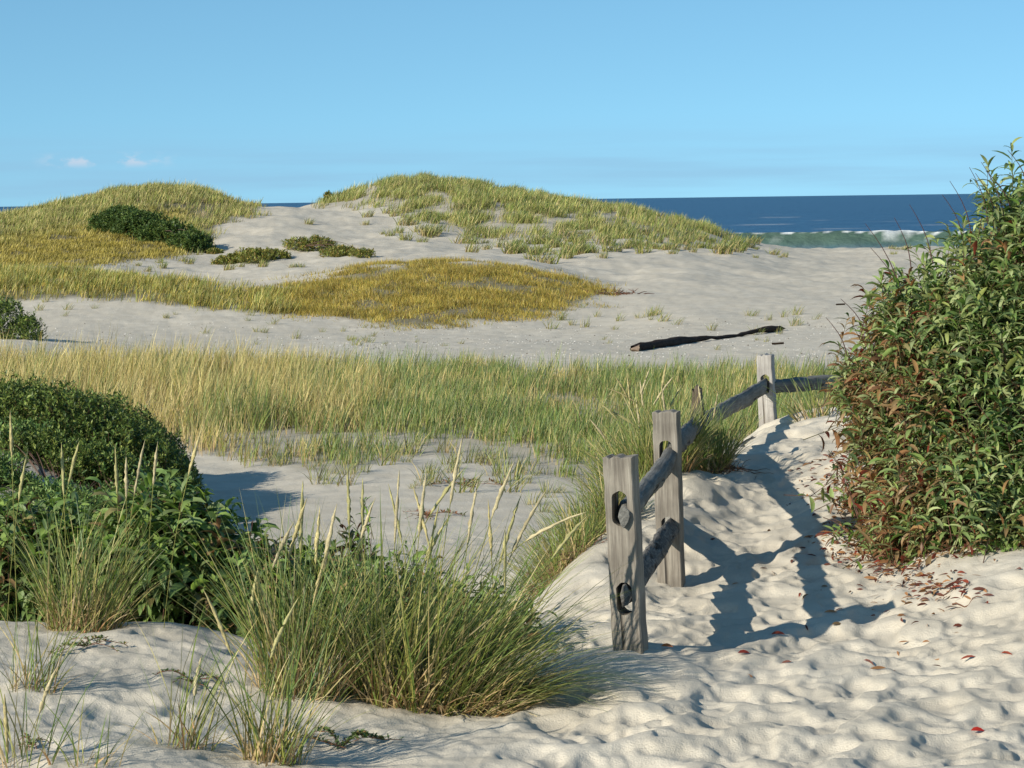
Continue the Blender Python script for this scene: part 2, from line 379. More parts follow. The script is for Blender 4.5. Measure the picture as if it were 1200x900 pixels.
# plant zones, as outlines of the ground they grow on
Z_mat = [(300, 345), (360, 332), (420, 318), (480, 308), (560, 309), (640, 321), (708, 341), (690, 352), (640, 364), (600, 372), (520, 379), (430, 378), (370, 368), (310, 362)]
Z_band = [(0, 318), (60, 317), (100, 321), (150, 329), (210, 334), (300, 344), (340, 340), (330, 366), (260, 361), (190, 353), (100, 350), (0, 350), (-150, 350), (-150, 318)]
Z_left = [(-150, 250), (0, 252), (60, 236), (110, 224), (160, 216), (225, 216), (300, 238), (300, 250), (262, 256), (240, 280), (232, 292), (190, 300), (130, 306), (60, 312), (0, 319), (-150, 320)]
Z_right = [(372, 240), (400, 220), (450, 205), (500, 203), (560, 210), (620, 222), (690, 234), (760, 246), (830, 262), (852, 277), (790, 281), (700, 282), (640, 278), (560, 278), (515, 268), (478, 250), (440, 238), (400, 244)]
Z_sparse = [(420, 240), (480, 252), (520, 270), (600, 280), (800, 280), (868, 284), (905, 292), (850, 294), (780, 293), (700, 300), (640, 303), (560, 292), (500, 288), (450, 268)]
Z_field = [(-150, 434), (0, 434), (300, 438), (600, 440), (960, 446), (1200, 446), (1200, 520), (1000, 510), (900, 515), (840, 535), (760, 560), (700, 575), (640, 556), (560, 540), (470, 534), (400, 556), (330, 546), (240, 530), (180, 505), (0, 480), (-150, 480)]
def inpoly(u, v, poly):
    c = np.zeros(u.shape, bool); m = len(poly)
    for i in range(m):
        x1, y1 = poly[i]; x2, y2 = poly[(i + 1) % m]
        if y1 == y2: continue
        k = ((y1 > v) != (y2 > v)) & (u < (x2 - x1) * (v - y1) / (y2 - y1) + x1); c ^= k
    return c
Pg = np.stack([X, Y, Z], -1); GU, GV = proj(Pg)
jx = 10 * fbm(X * 0.7, Y * 0.7, 3, 31); jy = 5 * fbm(X * 0.7, Y * 0.7, 3, 37)
litter = np.zeros_like(X)
for poly, d0, d1, k in ((Z_mat, 55, 69, .8), (Z_band, 58, 69, .8), (Z_left, 71, 108, .85), (Z_right, 86, 112, .25), (Z_field, 22, 41, .32)):
    litter = np.maximum(litter, k * (inpoly(GU + jx, GV + jy, poly) & (D > d0) & (D < d1)))
for _ in range(3):
    litter[1:-1, 1:-1] = (litter[1:-1, 1:-1] * 2 + litter[:-2, 1:-1] + litter[2:, 1:-1] + litter[1:-1, :-2] + litter[1:-1, 2:]) / 6
wetm = ss(D, 168, 178)

nr, nc = X.shape
idx = np.arange(nr * nc).reshape(nr, nc)
Q = np.stack([idx[:-1, :-1], idx[:-1, 1:], idx[1:, 1:], idx[1:, :-1]], -1)
m, nt = new_mat('dune_sand')
a = attr(nt, 'tone'); sp = N(nt, 'ShaderNodeSeparateColor'); nt.links.new(a.outputs['Color'], sp.inputs[0])
fine = tex(nt, 260, 3); mid = tex(nt, 3.0, 5); pat = tex(nt, 0.35, 4)
c = mixc(nt, mr(nt, mid, 0.3, 0.7, 0, 1), (0.52, 0.465, 0.37), (0.60, 0.545, 0.445))
c = mixc(nt, mr(nt, pat, 0.4, 0.7, 0, 0.5), c, (0.47, 0.425, 0.345))
c = mixc(nt, mr(nt, fine, 0.60, 0.72, 0, 0.4), c, (0.25, 0.21, 0.17))
c = mixc(nt, mr(nt, fine, 0.25, 0.38, 0.35, 0), c, (0.72, 0.69, 0.62))
# wind-blown specks of plant litter on the flats
c = mixc(nt, mul(nt, mr(nt, tex(nt, 9, 6, rough=0.8), 0.62, 0.70, 0, 0.5), sp.outputs[2]), c, (0.16, 0.13, 0.09))
c = mixc(nt, mul(nt, mr(nt, tex(nt, 5, 5, rough=0.7), 0.25, 0.55, 0.75, 1.0), sp.outputs[0]), c, (0.13, 0.11, 0.05))
c = mixc(nt, sp.outputs[1], c, (0.22, 0.19, 0.15))
rr = mr(nt, sp.outputs[1], 0, 1, 0.95, 0.35)
nb = bump(nt, tex(nt, 150, 4), 0.6, 0.006)
nb = bump(nt, tex(nt, 24, 4, rough=.5), 0.22, 0.02, nb)
finish(nt, princ(nt, c, rr, 0.15, nb)); M_sand = m
flat = ss(D, 20, 26) * (1 - ss(D, 70, 90))
gm = mesh_np('ground', Pg, Q, M_sand, tone=np.stack([litter, wetm, flat], -1))
tag(ob('sand_ground', gm), 'pale dune sand, trodden into a path on the right and swept smooth towards the beach', kind='structure')

# ------------------------------------------------------------------ sea
tsx = np.linspace(-1.5, 1.5, 700)
tsx = np.sign(tsx) * (np.abs(tsx) / 1.5) ** 2 * 1.5
dsx = np.r_[np.linspace(172, 205, 110)[:-1], np.geomspace(205, 700, 160)[:-1], np.geomspace(700, 45000, 60)]
TS, DS = np.meshgrid(tsx, dsx); XS = TS * DS; YS = DS
front = 188 + 1.6 * fbm(XS * 0.05, XS * 0 + 3.3, 3, 51)
cr = 1.0 + 0.25 * fbm(XS * 0.11, XS * 0 + 8.8, 3, 52)
q = YS - front
wave = np.where(q < 0, np.exp(-(q / 0.9) ** 2), np.exp(-(q / 4.5) ** 2))
ZS = 0.02 + 1.28 * cr * wave
ZS += 0.07 * fbm(XS * 0.6, YS * 0.6, 3, 53) * (0.3 + wave)
sw = ss(YS, 200, 225)
ZS += sw * 0.30 * np.sin(YS * 0.16 + 1.2 * fbm(XS * 0.02, YS * 0.01, 2, 55)) * np.exp(-(YS - 200) / 500)
brk = fbm(XS * 0.16 + 5, XS * 0, 3, 56)                # where the lip has broken
tear = fbm(XS * 1.1, YS * 1.3, 4, 57)
foam = 0.75 * ss(brk + 0.6 * tear, 0.3, 0.8) * ss(wave, 0.35, 0.8)
foam = np.maximum(foam, ss(wave, 0.90, 0.985) * ss(tear + brk * 0.6, -0.25, 0.2))
foam = np.maximum(foam, np.exp(-((q + 2.6) / 0.8) ** 2) * ss(tear, -0.5, 0.0))
foam = np.maximum(foam, ss(-q, 9.0, 9.8) * (1 - ss(-q, 10.2, 11.5)))
cap = ss(fbm(XS * 0.03, YS * 0.12, 4, 58), 0.55, 0.75) * ss(YS, 205, 215) * (1 - ss(YS, 420, 600)) * 0.3
foam = np.clip(np.maximum(foam, cap), 0, 1)
green = np.clip(wave * 1.4, 0, 1) * (q < 3.5) + 0.4 * np.exp(-(np.abs(q) / 10) ** 2) + 0.5 * ss(-q, 2, 8)
m, nt = new_mat('sea_water')
a = attr(nt, 'tone'); sp = N(nt, 'ShaderNodeSeparateColor'); nt.links.new(a.outputs['Color'], sp.inputs[0])
big = tex(nt, 0.05, 5, stretch=(0.3, 1, 1))
c = mixc(nt, big, (0.022, 0.080, 0.16), (0.036, 0.115, 0.215))
c = mixc(nt, sp.outputs[1], c, (0.075, 0.125, 0.095))
c = mixc(nt, sp.outputs[0], c, (0.75, 0.77, 0.76))
nb = bump(nt, tex(nt, 0.9, 6, stretch=(0.5, 1, 1)), 1.0, 0.6)
nb = bump(nt, tex(nt, 0.12, 4, stretch=(0.4, 1, 1)), 0.6, 2.0, nb)
ro = mul(nt, mul(nt, sp.outputs[0], 0.5), 0.38, 'ADD')
finish(nt, princ(nt, c, ro, 0.22, nb)); M_sea = m
nr2, nc2 = XS.shape; idx2 = np.arange(nr2 * nc2).reshape(nr2, nc2)
Q2 = np.stack([idx2[:-1, :-1], idx2[:-1, 1:], idx2[1:, 1:], idx2[1:, :-1]], -1)
tag(ob('sea', mesh_np('sea', np.stack([XS, YS, ZS], -1), Q2, M_sea, tone=np.stack([foam, np.clip(green, 0, 1), foam * 0], -1))),
    'deep blue sea with one green breaking wave', kind='structure')

# ------------------------------------------------------------------ blades, tubes, leaves
def C(*a): return np.array(a, float)
GREEN = C(0.165, 0.235, 0.05); DEEP = C(0.07, 0.15, 0.04); STRAW = C(0.60, 0.50, 0.20); TAN = C(0.46, 0.33, 0.17); GOLD = C(0.40, 0.29, 0.055)
OLIVE = C(0.26, 0.27, 0.06); BLUEG = C(0.14, 0.22, 0.095); RED = C(0.22, 0.045, 0.025); BROWN = C(0.32, 0.16, 0.07)

def blades(P, L, W, az, lean, curve, root, tip, K=4, rng=R, side=None):
    """N tapered ribbons; root/tip are (N,3) colours"""
    n = len(P); s = (np.arange(K) + 0.5) / K
    ang = lean[:, None] + curve[:, None] * s[None]
    seg = (L / K)[:, None]
    h = np.concatenate([np.zeros((n, 1)), np.cumsum(np.sin(ang) * seg, 1)], 1)
    z = np.concatenate([np.zeros((n, 1)), np.cumsum(np.cos(ang) * seg, 1)], 1)
    c, s_ = np.cos(az)[:, None], np.sin(az)[:, None]
    Ctr = np.stack([P[:, 0:1] + h * c, P[:, 1:2] + h * s_, P[:, 2:3] + z], -1)
    fa = rng.uniform(0, PI, n) if side is None else side
    wv = np.stack([np.cos(fa), np.sin(fa), np.zeros(n)], -1)[:, None]
    prof = np.interp(np.linspace(0, 1, K + 1), [0, 0.3, 0.7, 1], [0.8, 1.0, 0.75, 0.08])[None, :, None]
    wv = wv * (W[:, None, None] / 2) * prof
    V = np.stack([Ctr - wv, Ctr + wv], 2)
    base = (np.arange(n) * (K + 1) * 2)[:, None] + np.arange(K)[None] * 2
    Qd = np.stack([base, base + 1, base + 3, base + 2], -1)
    f = np.linspace(0, 1, K + 1)[None, :, None, None] ** 1.2
    tone = root[:, None, None] * (1 - f) + tip[:, None, None] * f
    tone = np.broadcast_to(tone, (n, K + 1, 2, 3))
    return V.reshape(-1, 3), Qd.reshape(-1, 4), tone.reshape(-1, 3)
def join(parts):
    V, Q, T = [], [], []; o = 0
    for v, q_, t in parts:
        V.append(v); Q.append(q_ + o); T.append(t); o += len(v)
    return np.concatenate(V), np.concatenate(Q), np.concatenate(T)
def tubes(paths, rad, tone, sides=5):
    """paths (N,K,3), rad (N,K), tone (N,3) or (N,K,3)"""
    paths = np.asarray(paths, float); n, k, _ = paths.shape
    tg = np.gradient(paths, axis=1); tg /= np.linalg.norm(tg, axis=-1, keepdims=True) + 1e-9
    ref = np.where(np.abs(tg[..., 2:3]) > 0.9, C(1, 0, 0), C(0, 0, 1))
    a = np.cross(tg, ref); a /= np.linalg.norm(a, axis=-1, keepdims=True) + 1e-9; b = np.cross(tg, a)
    ph = np.arange(sides) / sides * 2 * PI
    V = paths[:, :, None] + rad[:, :, None, None] * (a[:, :, None] * np.cos(ph)[None, None, :, None] + b[:, :, None] * np.sin(ph)[None, None, :, None])
    i = np.arange(n)[:, None, None] * k * sides + np.arange(k - 1)[None, :, None] * sides
    j = np.arange(sides)[None, None]; j2 = (j + 1) % sides
    Qd = np.stack([i + j, i + j2, i + sides + j2, i + sides + j], -1)
    if tone.ndim == 2: tone = np.broadcast_to(tone[:, None], (n, k, 3))
    T_ = np.broadcast_to(tone[:, :, None], (n, k, sides, 3))
    return V.reshape(-1, 3), Qd.reshape(-1, 4), T_.reshape(-1, 3)
def leaves(P, dirv, L, W, droop, tone, roll, K=4, fold=0.35):
    """lanceolate leaves, folded along the midrib and arching down"""
    n = len(P)
    az = np.arctan2(dirv[:, 1], dirv[:, 0]); el = np.arcsin(np.clip(dirv[:, 2] / (np.linalg.norm(dirv, axis=1) + 1e-9), -1, 1))
    s = (np.arange(K) + 0.5) / K
    an = el[:, None] - droop[:, None] * s[None]
    h = np.concatenate([np.zeros((n, 1)), np.cumsum(np.cos(an), 1)], 1) * (L / K)[:, None]
    z = np.concatenate([np.zeros((n, 1)), np.cumsum(np.sin(an), 1)], 1) * (L / K)[:, None]
    ca, sa = np.cos(az)[:, None], np.sin(az)[:, None]
    ctr = np.stack([P[:, 0:1] + h * ca, P[:, 1:2] + h * sa, P[:, 2:3] + z], -1)
    ank = np.concatenate([el[:, None], an], 1)
    nrm = np.stack([-np.sin(ank) * ca, -np.sin(ank) * sa, np.cos(ank)], -1)
    sd = np.stack([-sa + 0 * h, ca + 0 * h, 0 * h], -1)
    cr_, sr = np.cos(roll)[:, None, None], np.sin(roll)[:, None, None]
    sd, nrm = sd * cr_ + nrm * sr, nrm * cr_ - sd * sr
    prof = np.interp(np.linspace(0, 1, K + 1), [0, 0.2, 0.45, 0.75, 1], [0.12, 0.7, 1.0, 0.7, 0.04])[None, :, None] * (W / 2)[:, None, None]
    V = np.stack([ctr - sd * prof + nrm * prof * fold, ctr, ctr + sd * prof + nrm * prof * fold], 2)
    b = (np.arange(n) * (K + 1) * 3)[:, None, None] + np.arange(K)[None, :, None] * 3 + np.arange(2)[None, None]
    Qd = np.stack([b, b + 1, b + 4, b + 3], -1)
    T_ = np.broadcast_to(tone[:, None, None], (n, K + 1, 3, 3))
    return V.reshape(-1, 3), Qd.reshape(-1, 4), T_.reshape(-1, 3)
def pick(n, cols, wts, var=0.25, rng=R):
    k = rng.choice(len(cols), n, p=np.array(wts) / sum(wts))
    return np.array(cols)[k] * (1 + rng.uniform(-var, var, (n, 1)))

def scatter(poly, d0, d1, n, thin=None, jit=(8, 3.5), bunch=None):
    """points on the ground inside an outline"""
    us = [q_[0] for q_ in poly]; a0, a1 = min(us) - 15, max(us) + 15
    if bunch: n = n // bunch[0]
    d = np.sqrt(R.uniform(d0 ** 2, d1 ** 2, n)); u = R.uniform(a0, a1, n); x = (u - 600) / F * d
    z = H(x, d); Pn = np.stack([x, d, z], -1); gu, gv = proj(Pn)
    k = inpoly(gu + jit[0] * 2 * fbm(x * .7, d * .7, 3, 31) + R.normal(0, jit[0], n), gv + jit[1] * 2 * fbm(x * .7, d * .7, 3, 37) + R.normal(0, jit[1], n), poly)
    Pn = Pn[k]; gu = gu[k]; gv = gv[k]
    if thin is not None:
        k = R.random(len(Pn)) < thin(Pn[:, 0], Pn[:, 1], gu, gv); Pn, gu, gv = Pn[k], gu[k], gv[k]
    if bunch:
        k_, sg = bunch; g_ = np.repeat(np.arange(len(Pn)), k_); rep = R.random(len(g_)) < np.repeat(R.uniform(.25, 1, len(Pn)), k_); g_ = g_[rep]
        Pn, gu, gv = Pn[g_].copy(), gu[g_], gv[g_]; Pn[:, :2] += R.normal(0, sg, (len(Pn), 2)); Pn[:, 2] = H(Pn[:, 0], Pn[:, 1])
        scatter.gid = g_
    else: scatter.gid = np.arange(len(Pn))
    Pn[:, 2] -= 0.01
    return Pn, gu, gv
def wind(n, mean=0.25, sd=0.22, az_sd=0.9, az0=0.1):
    return R.normal(az0, az_sd, n), np.abs(R.normal(mean, sd, n))

# ---- the straw and green field of beachgrass
Pn, gu, gv = scatter(Z_field, 22, 41, 330000,
    thin=lambda x, y, u, v: np.clip(0.10 + 1.7 * ss(fbm(x * .55, y * .35, 4, 61) + 0.5 * ss(y, 23, 28.5) - 0.05, 0.0, 0.5), 0, 1) * (0.25 + 0.75 * ss(y, 22.4, 27)), bunch=(16, .05))
n_ = len(Pn); gid = scatter.gid; gr = R.random(gid.max() + 1)[gid]; gr2 = R.normal(0, 1, gid.max() + 1)[gid]; straw = np.clip(ss(gu, 520, 250) * 0.85 + 0.7 * fbm(Pn[:, 0] * .8, Pn[:, 1] * .5, 3, 63) - .40 * (1 - ss(Pn[:, 1], 26, 32)) + 0.16, 0.05, 0.95)
k = (.6 * gr + .4 * R.random(n_)) < straw
root = np.where(k[:, None], pick(n_, [TAN, OLIVE], [2, 1]), pick(n_, [OLIVE, TAN, GREEN], [2, 1, 1]))
tip = np.where(k[:, None], pick(n_, [STRAW, GOLD, GREEN], [4, 1, 1]), pick(n_, [GREEN, BLUEG, STRAW, DEEP], [4, 3, 1, 1]))
az, le = wind(n_, 0.12, 0.16, 1.3)
L = (0.30 + 0.19 * ss(gu, 560, 200)) * (0.5 + 0.5 * ss(Pn[:, 1], 22.5, 32)) * R.uniform(0.55, 1.1, n_) * (1.0 + .24 * gr2) * (1 + 0.25 * fbm(Pn[:, 0] * .9, Pn[:, 1] * .9, 2, 64))
root = root * (1 + .14 * gr2)[:, None]; tip = tip * (1 + .14 * gr2)[:, None]
v_, q_, t_ = blades(Pn, L, R.uniform(0.005, 0.010, n_), az, le, R.uniform(0.05, 0.65, n_), root, tip, K=3)
tag(ob('beachgrass_field', mesh_np('field', v_, q_, M_blade, t_)), 'field of straw and green beachgrass in front of the flat sand', 'grass', kind='stuff')

# ---- heath mats and dune grass far behind
def stuffgrass(name, label, poly, d0, d1, n, thin, L0, L1, W0, W1, rt_c, tp_c, lean=0.25, sd=0.25, curve=0.6, azsd=0.9, K=2, toner=None, cat='grass', bunch=(18, .13)):
    Pn, gu, gv = scatter(poly, d0, d1, n, thin, jit=(14, 4) if name == 'beach_heather' else (8, 3.5), bunch=bunch); m_ = len(Pn); gr2 = R.normal(0, 1, scatter.gid.max() + 1)[scatter.gid]
    root, tip = pick(m_, *rt_c), pick(m_, *tp_c)
    if toner is not None: root, tip = toner(Pn, gu, gv, root, tip)
    lsc = np.ones(m_) if name != 'dune_grass' else 1 - .55 * LEFTG[-1]
    root = root * (1 + .16 * gr2)[:, None]; tip = tip * (1 + .16 * gr2)[:, None]
    az, le = wind(m_, lean, sd, azsd)
    Ln = lsc * R.uniform(L0, L1, m_) * (1 + .18 * gr2) * (1 + 0.35 * fbm(Pn[:, 0] * .6, Pn[:, 1] * .6, 2, 77))
    v_, q_, t_ = blades(Pn, Ln, R.uniform(W0, W1, m_), az, le, R.uniform(0.1, curve, m_), root, tip, K=K)
    return tag(ob(name, mesh_np(name, v_, q_, M_blade, t_)), label, cat, kind='stuff')
def mott(P_, gu, gv, r_, t_):
    k = (1 + 0.45 * fbm(P_[:, 0] * 1.2, P_[:, 1] * 1.2, 3, 71))[:, None]
    return r_ * k, t_ * k
stuffgrass('beach_heather', 'low ochre mat of beach heather on the rise behind the flat sand', Z_mat, 55, 69, 300000, lambda x, y, u, v: np.clip(.12 + 1.2 * ss(fbm(x * .8, y * .5, 4, 79), -.35, .15), 0, 1), 0.07, 0.16, 0.012, 0.028,
           ([GOLD, OLIVE, BROWN], [4, 2, .5]), ([GOLD, OLIVE, STRAW], [7, 1.6, .4]), lean=0.5, sd=0.4, azsd=3, curve=0.5, K=1, toner=mott, bunch=(12, .12), cat='ground cover')
stuffgrass('low_dune_grass', 'band of green and straw grass at the foot of the left dune', Z_band, 58, 69, 130000, lambda x, y, u, v: 0.25 + ss(fbm(x * .5, y * .5, 3, 72), -0.2, 0.3), 0.14, 0.30, 0.010, 0.020,
           ([OLIVE, GOLD], [1, 1]), ([OLIVE, GREEN, STRAW, GOLD], [2, 3, 2, 2]), toner=mott)
LEFTG = []
def lefttone(P_, gu, gv, r_, t_):
    g = ss(gv + 0.15 * gu, 268, 300)[:, None] * (1 - ss(gu, 190, 240))[:, None]
    g = np.clip(g + 0.3 * fbm(P_[:, 0] * .4, P_[:, 1] * .4, 3, 74)[:, None], 0, 1)
    LEFTG.append(g[:, 0]); gc = GOLD * (1 - .5 * R.random((len(g), 1))) + OLIVE * .35
    return mott(P_, gu, gv, r_ * (1 - g) + gc * 0.8 * g, t_ * (1 - g) + gc * 0.95 * g)
stuffgrass('dune_grass', 'olive and straw grass over the far left dune', Z_left, 71, 107, 330000,
           lambda x, y, u, v: np.clip(0.12 + 1.3 * ss(fbm(x * .35, y * .35, 4, 73) + 0.9 * (1 - ss(u, 150, 290)), 0.0, 0.5), 0, 1), 0.12, 0.36, 0.014, 0.028,
           ([OLIVE, TAN], [2, 1]), ([STRAW, GREEN, OLIVE], [3, 3, 2]), toner=lefttone)
stuffgrass('ridge_grass', 'pale green and straw grass along the crest of the far right dune', Z_right, 86, 112, 330000,
           lambda x, y, u, v: np.clip(0.03 + 1.2 * ss(fbm(x * .95, y * .42, 4, 75) + .25 * ss(v, 262, 225), 0.05, 0.40), 0, 1), 0.18, 0.40, 0.014, 0.028,
           ([OLIVE, TAN], [3, 1]), ([GREEN, STRAW, BLUEG, OLIVE], [4, 2.4, 1, 1]), toner=mott, bunch=(26, .16))

# ---- separate tufts, copied
def tuft_mesh(name, nb, Lm, W, spread, cols, rng):
    P_ = np.zeros((nb, 3)); a_ = rng.uniform(0, 2 * PI, nb); r_ = spread * np.sqrt(rng.random(nb))
    P_[:, 0] = r_ * np.cos(a_); P_[:, 1] = r_ * np.sin(a_); P_[:, 2] = -0.02
    az = np.where(rng.random(nb) < .6, rng.normal(0.1, .8, nb), a_)
    v_, q_, t_ = blades(P_, Lm * rng.uniform(.5, 1.1, nb), rng.uniform(.7, 1.2, nb) * W, az, np.abs(rng.normal(.22, .2, nb)), rng.uniform(.2, 1.0, nb),
                        pick(nb, [TAN, OLIVE], [1, 1]), pick(nb, *cols), K=3)
    return mesh_np(name, v_, q_, M_blade, t_)
far_m = [tuft_mesh('tuft', 60, 0.42, 0.022, 0.22, ([GREEN, STRAW, DEEP], [4, 1.2, 1.5]), R) for _ in range(6)]
flat_m = [tuft_mesh('tuft', 26, 0.26, 0.010, 0.09, ([GREEN, STRAW], [5, 1]), R) for _ in range(5)]
nearm = [tuft_mesh('tuft', 22, 0.20, 0.006, 0.06, ([BLUEG, STRAW, OLIVE], [4, 1, 1]), R) for _ in range(5)]
def tufts(poly, d0, d1, n, meshes, label, group, s0=0.6, s1=1.2, thin=None):
    Pn, gu, gv = scatter(poly, d0, d1, 9000, thin); sel = R.permutation(len(Pn))[:n]
    for i, k in enumerate(sel):
        o = ob('grass_tuft', meshes[i % len(meshes)], loc=tuple(Pn[k])); o.rotation_euler.z = R.uniform(-.6, .6); s = R.uniform(s0, s1); o.scale = (s, s, s * R.uniform(.8, 1.1))
        tag(o, label, 'grass tuft', group)
tufts(Z_sparse, 76, 106, 138, far_m, 'small green grass tuft rooted in the sandy face of the far right dune', 'grass tufts on the face of the far right dune', 0.6, 1.35)
Z_fl1 = [(560, 372), (640, 368), (700, 368), (820, 370), (960, 368), (965, 378), (800, 383), (650, 384)]
tufts(Z_fl1, 50, 62, 30, flat_m, 'thin green grass tuft on the flat sand behind the driftwood', 'grass tufts on the flat sand behind the driftwood', .7, 1.3)
Z_fl2 = [(20, 356), (300, 368), (480, 384), (480, 408), (300, 400), (150, 372), (20, 366)]
tufts(Z_fl2, 44, 62, 28, flat_m, 'thin green grass tuft on the flat sand below the far left dune', 'grass tufts on the flat sand to the left', .5, 1.1)
Z_fl3 = [(480, 395), (700, 390), (960, 395), (960, 410), (700, 415), (480, 410)]
tufts(Z_fl3, 42, 54, 8, flat_m, 'tiny green grass tuft in the shelly sand near the driftwood', 'tiny grass tufts in the shelly sand', .3, .8)
Z_low = [(250, 530), (330, 538), (400, 545), (500, 528), (640, 550), (660, 600), (560, 585), (420, 575), (360, 565), (260, 545)]
tufts(Z_low, 20, 27, 55, nearm, 'young grass tuft on the low sand before the grass field', 'young grass tufts on the low sand before the field', .6, 1.9)
Z_bl = [(230, 262), (330, 250), (440, 262), (440, 300), (250, 322), (150, 318), (200, 300), (240, 290)]
tufts(Z_bl, 72, 100, 22, far_m, 'small grass tuft in the sandy hollow between the two far dunes', 'grass tufts in the hollow between the far dunes', .35, .8)
Z_bf = [(840, 284), (900, 290), (960, 300), (940, 303), (860, 296)]
tufts(Z_bf, 84, 104, 6, far_m, 'small grass tuft low on the right end of the far right dune', 'grass tufts at the right end of the far dune', .3, .6)
Z_bg = [(1025, 289), (1065, 285), (1075, 297), (1030, 300)]
tufts(Z_bg, 88, 104, 5, far_m, 'grass tuft on the little sand knoll before the surf', 'grass tufts on the knoll before the surf', .4, .8)

# ------------------------------------------------------------------ near clumps of beachgrass
def seed_head(root, P0, P3, headlen, rad, bend=0.07, tone=None):
    """stalk + spindle-shaped panicle from P0 (foot) to P3 (tip)"""
    P0 = np.array(P0, float); P3 = np.array(P3, float); Lt = np.linalg.norm(P3 - P0)
    ctrl = P0 + C(0, 0, 1) * Lt * (0.5 + bend) + (P3 - P0) * C(.3, .3, 0)
    s = np.linspace(0, 1, 26)[:, None]; path = (1 - s) ** 2 * P0 + 2 * s * (1 - s) * ctrl + s * s * P3
    cum = np.r_[0, np.cumsum(np.linalg.norm(np.diff(path, axis=0), axis=1))]; tot = cum[-1]
    s2 = np.r_[np.linspace(0, tot - headlen, 8)[:-1], np.linspace(tot - headlen, tot, 15)]
    path = np.stack([np.interp(s2, cum, path[:, i]) for i in range(3)], -1)
    f = np.clip((s2 - (tot - headlen)) / headlen, 0, 1)
    r = np.where(f <= 0, 0.0017, rad * np.interp(f, [0, .12, .45, .8, 1], [.25, .8, 1, .6, .08]) * (1 + R.uniform(-.3, .3, len(f))))
    tn = tone if tone is not None else pick(1, [C(.50, .42, .20), C(.44, .40, .18), C(.52, .44, .26)], [1, 1, 1], .12)[0]
    tt = np.where(f[:, None] <= 0, C(.24, .24, .07), tn)
    v_, q_, t_ = tubes(path[None] - np.array(root.location), r[None], tt[None], 6); v_ += R.normal(0, 1, v_.shape) * (np.repeat(r, 6) * .22 * (np.repeat(f, 6) > 0))[:, None]; t_ = t_ * R.uniform(.7, 1.15, (len(t_), 1))
    return ob('seed_head', mesh_np('seed_head', v_, q_, M_seed, t_), root)
def clump(name, label, base, rx, ry, nb, Lm, Wm, seeds=(), group=None, green=([GREEN, BLUEG, STRAW, OLIVE, DEEP], [4, 3, 2, 2, 2]), lean=.25, spread=.7, wnd=.25, dead=.18, headlen=.24, hr=.0072, mixf=.0, az0=0.0, headd=0.0, curve=1.0):
    root = thing(name, label, 'grass clump', base, group)
    def mk(nm, k, Lk, cols_r, cols_t, ln, wd):
        a_ = R.uniform(0, 2 * PI, k); r_ = np.sqrt(R.random(k)); ox = r_ * np.cos(a_) * rx; oy = r_ * np.sin(a_) * ry
        gz = H(base[0] + ox, base[1] + oy) - base[2] - 0.015
        P_ = np.stack([ox, oy, gz], -1)
        hx = ox / max(rx, 1e-3) * spread + wnd * math.cos(az0) + R.normal(0, ln, k); hy = oy / max(ry, 1e-3) * spread * .6 + wnd * math.sin(az0) + R.normal(0, ln, k)
        az = np.arctan2(hy, hx); le = np.minimum(np.hypot(hx, hy), 1.2)
        v_, q_, t_ = blades(P_, Lk * R.uniform(.45, 1.08, k), wd * R.uniform(.6, 1.2, k), az, le * .75, le * .6 * curve + R.uniform(0, .5, k) * curve, pick(k, *cols_r), pick(k, *cols_t), K=7)
        return ob(nm, mesh_np(nm, v_, q_, M_blade if nm == 'blades' else M_dry, t_), root)
    mk('blades', nb, Lm, ([TAN, OLIVE, GREEN], [2, 2, 2]), green, lean, Wm)
    mk('dry_blades', int(nb * dead), Lm * .42, ([BROWN, TAN], [1, 3]), ([TAN, STRAW, C(.6, .48, .3)], [1, 1, 1]), lean * 1.9, Wm * 1.35)
    for (u, v) in seeds:
        tx = at(u, v, base[1] + headd)[0] - 0.04; foot = np.array(base) + C(R.normal(0, rx * .5) + (tx - base[0]) * mixf, R.normal(0, ry * .4), 0); foot[0] = np.clip(foot[0], base[0] - 1.3 * rx - (9 if mixf > .7 else 0), base[0] + 1.1 * rx + (9 if mixf > .7 else 0)); foot[2] = H(foot[:1], foot[1:2])[0]
        tipp = at(u, v, base[1] + headd + R.uniform(-.12, .2))
        seed_head(root, foot, tipp, headlen * R.uniform(.8, 1.15), hr * R.uniform(.85, 1.15))
    return root
B = lambda u, v, a, b: gp(u, v, a, b)
clump('beachgrass_clump', 'big green beachgrass clump leaning right in the middle foreground', B(495, 822, 8.5, 10.5), .30, .22, 900, .78, .0064,
      seeds=[(407, 547), (425, 560), (440, 583), (455, 567), (468, 550), (483, 567), (500, 550), (542, 512), (545, 548), (560, 563), (603, 540), (612, 577), (687, 600), (592, 617), (690, 603), (515, 590), (530, 600), (572, 585), (640, 575)], mixf=.5,
      lean=.30, spread=.50, wnd=.34, dead=.8, headlen=.26, green=([GREEN, BLUEG, STRAW, OLIVE, DEEP, C(.24, .34, .08)], [3, 3, 3, 3, 1, 3]))
clump('beachgrass_clump', 'beachgrass clump at the left side of the big clump with tall pale seed heads', B(352, 812, 8.5, 10.5), .16, .14, 420, .75, .0048,
      seeds=[(355, 563), (360, 583), (375, 593), (303, 663), (345, 610), (395, 590), (385, 640)], mixf=.6, lean=.2, spread=.35, wnd=.08, dead=.3)
clump('beachgrass_clump', 'low right-hand skirt of grass spilling over the sand beside the near fence post', B(572, 832, 8.5, 10.5), .13, .10, 360, .60, .0050, lean=.22, spread=.3, wnd=.95, dead=.6)
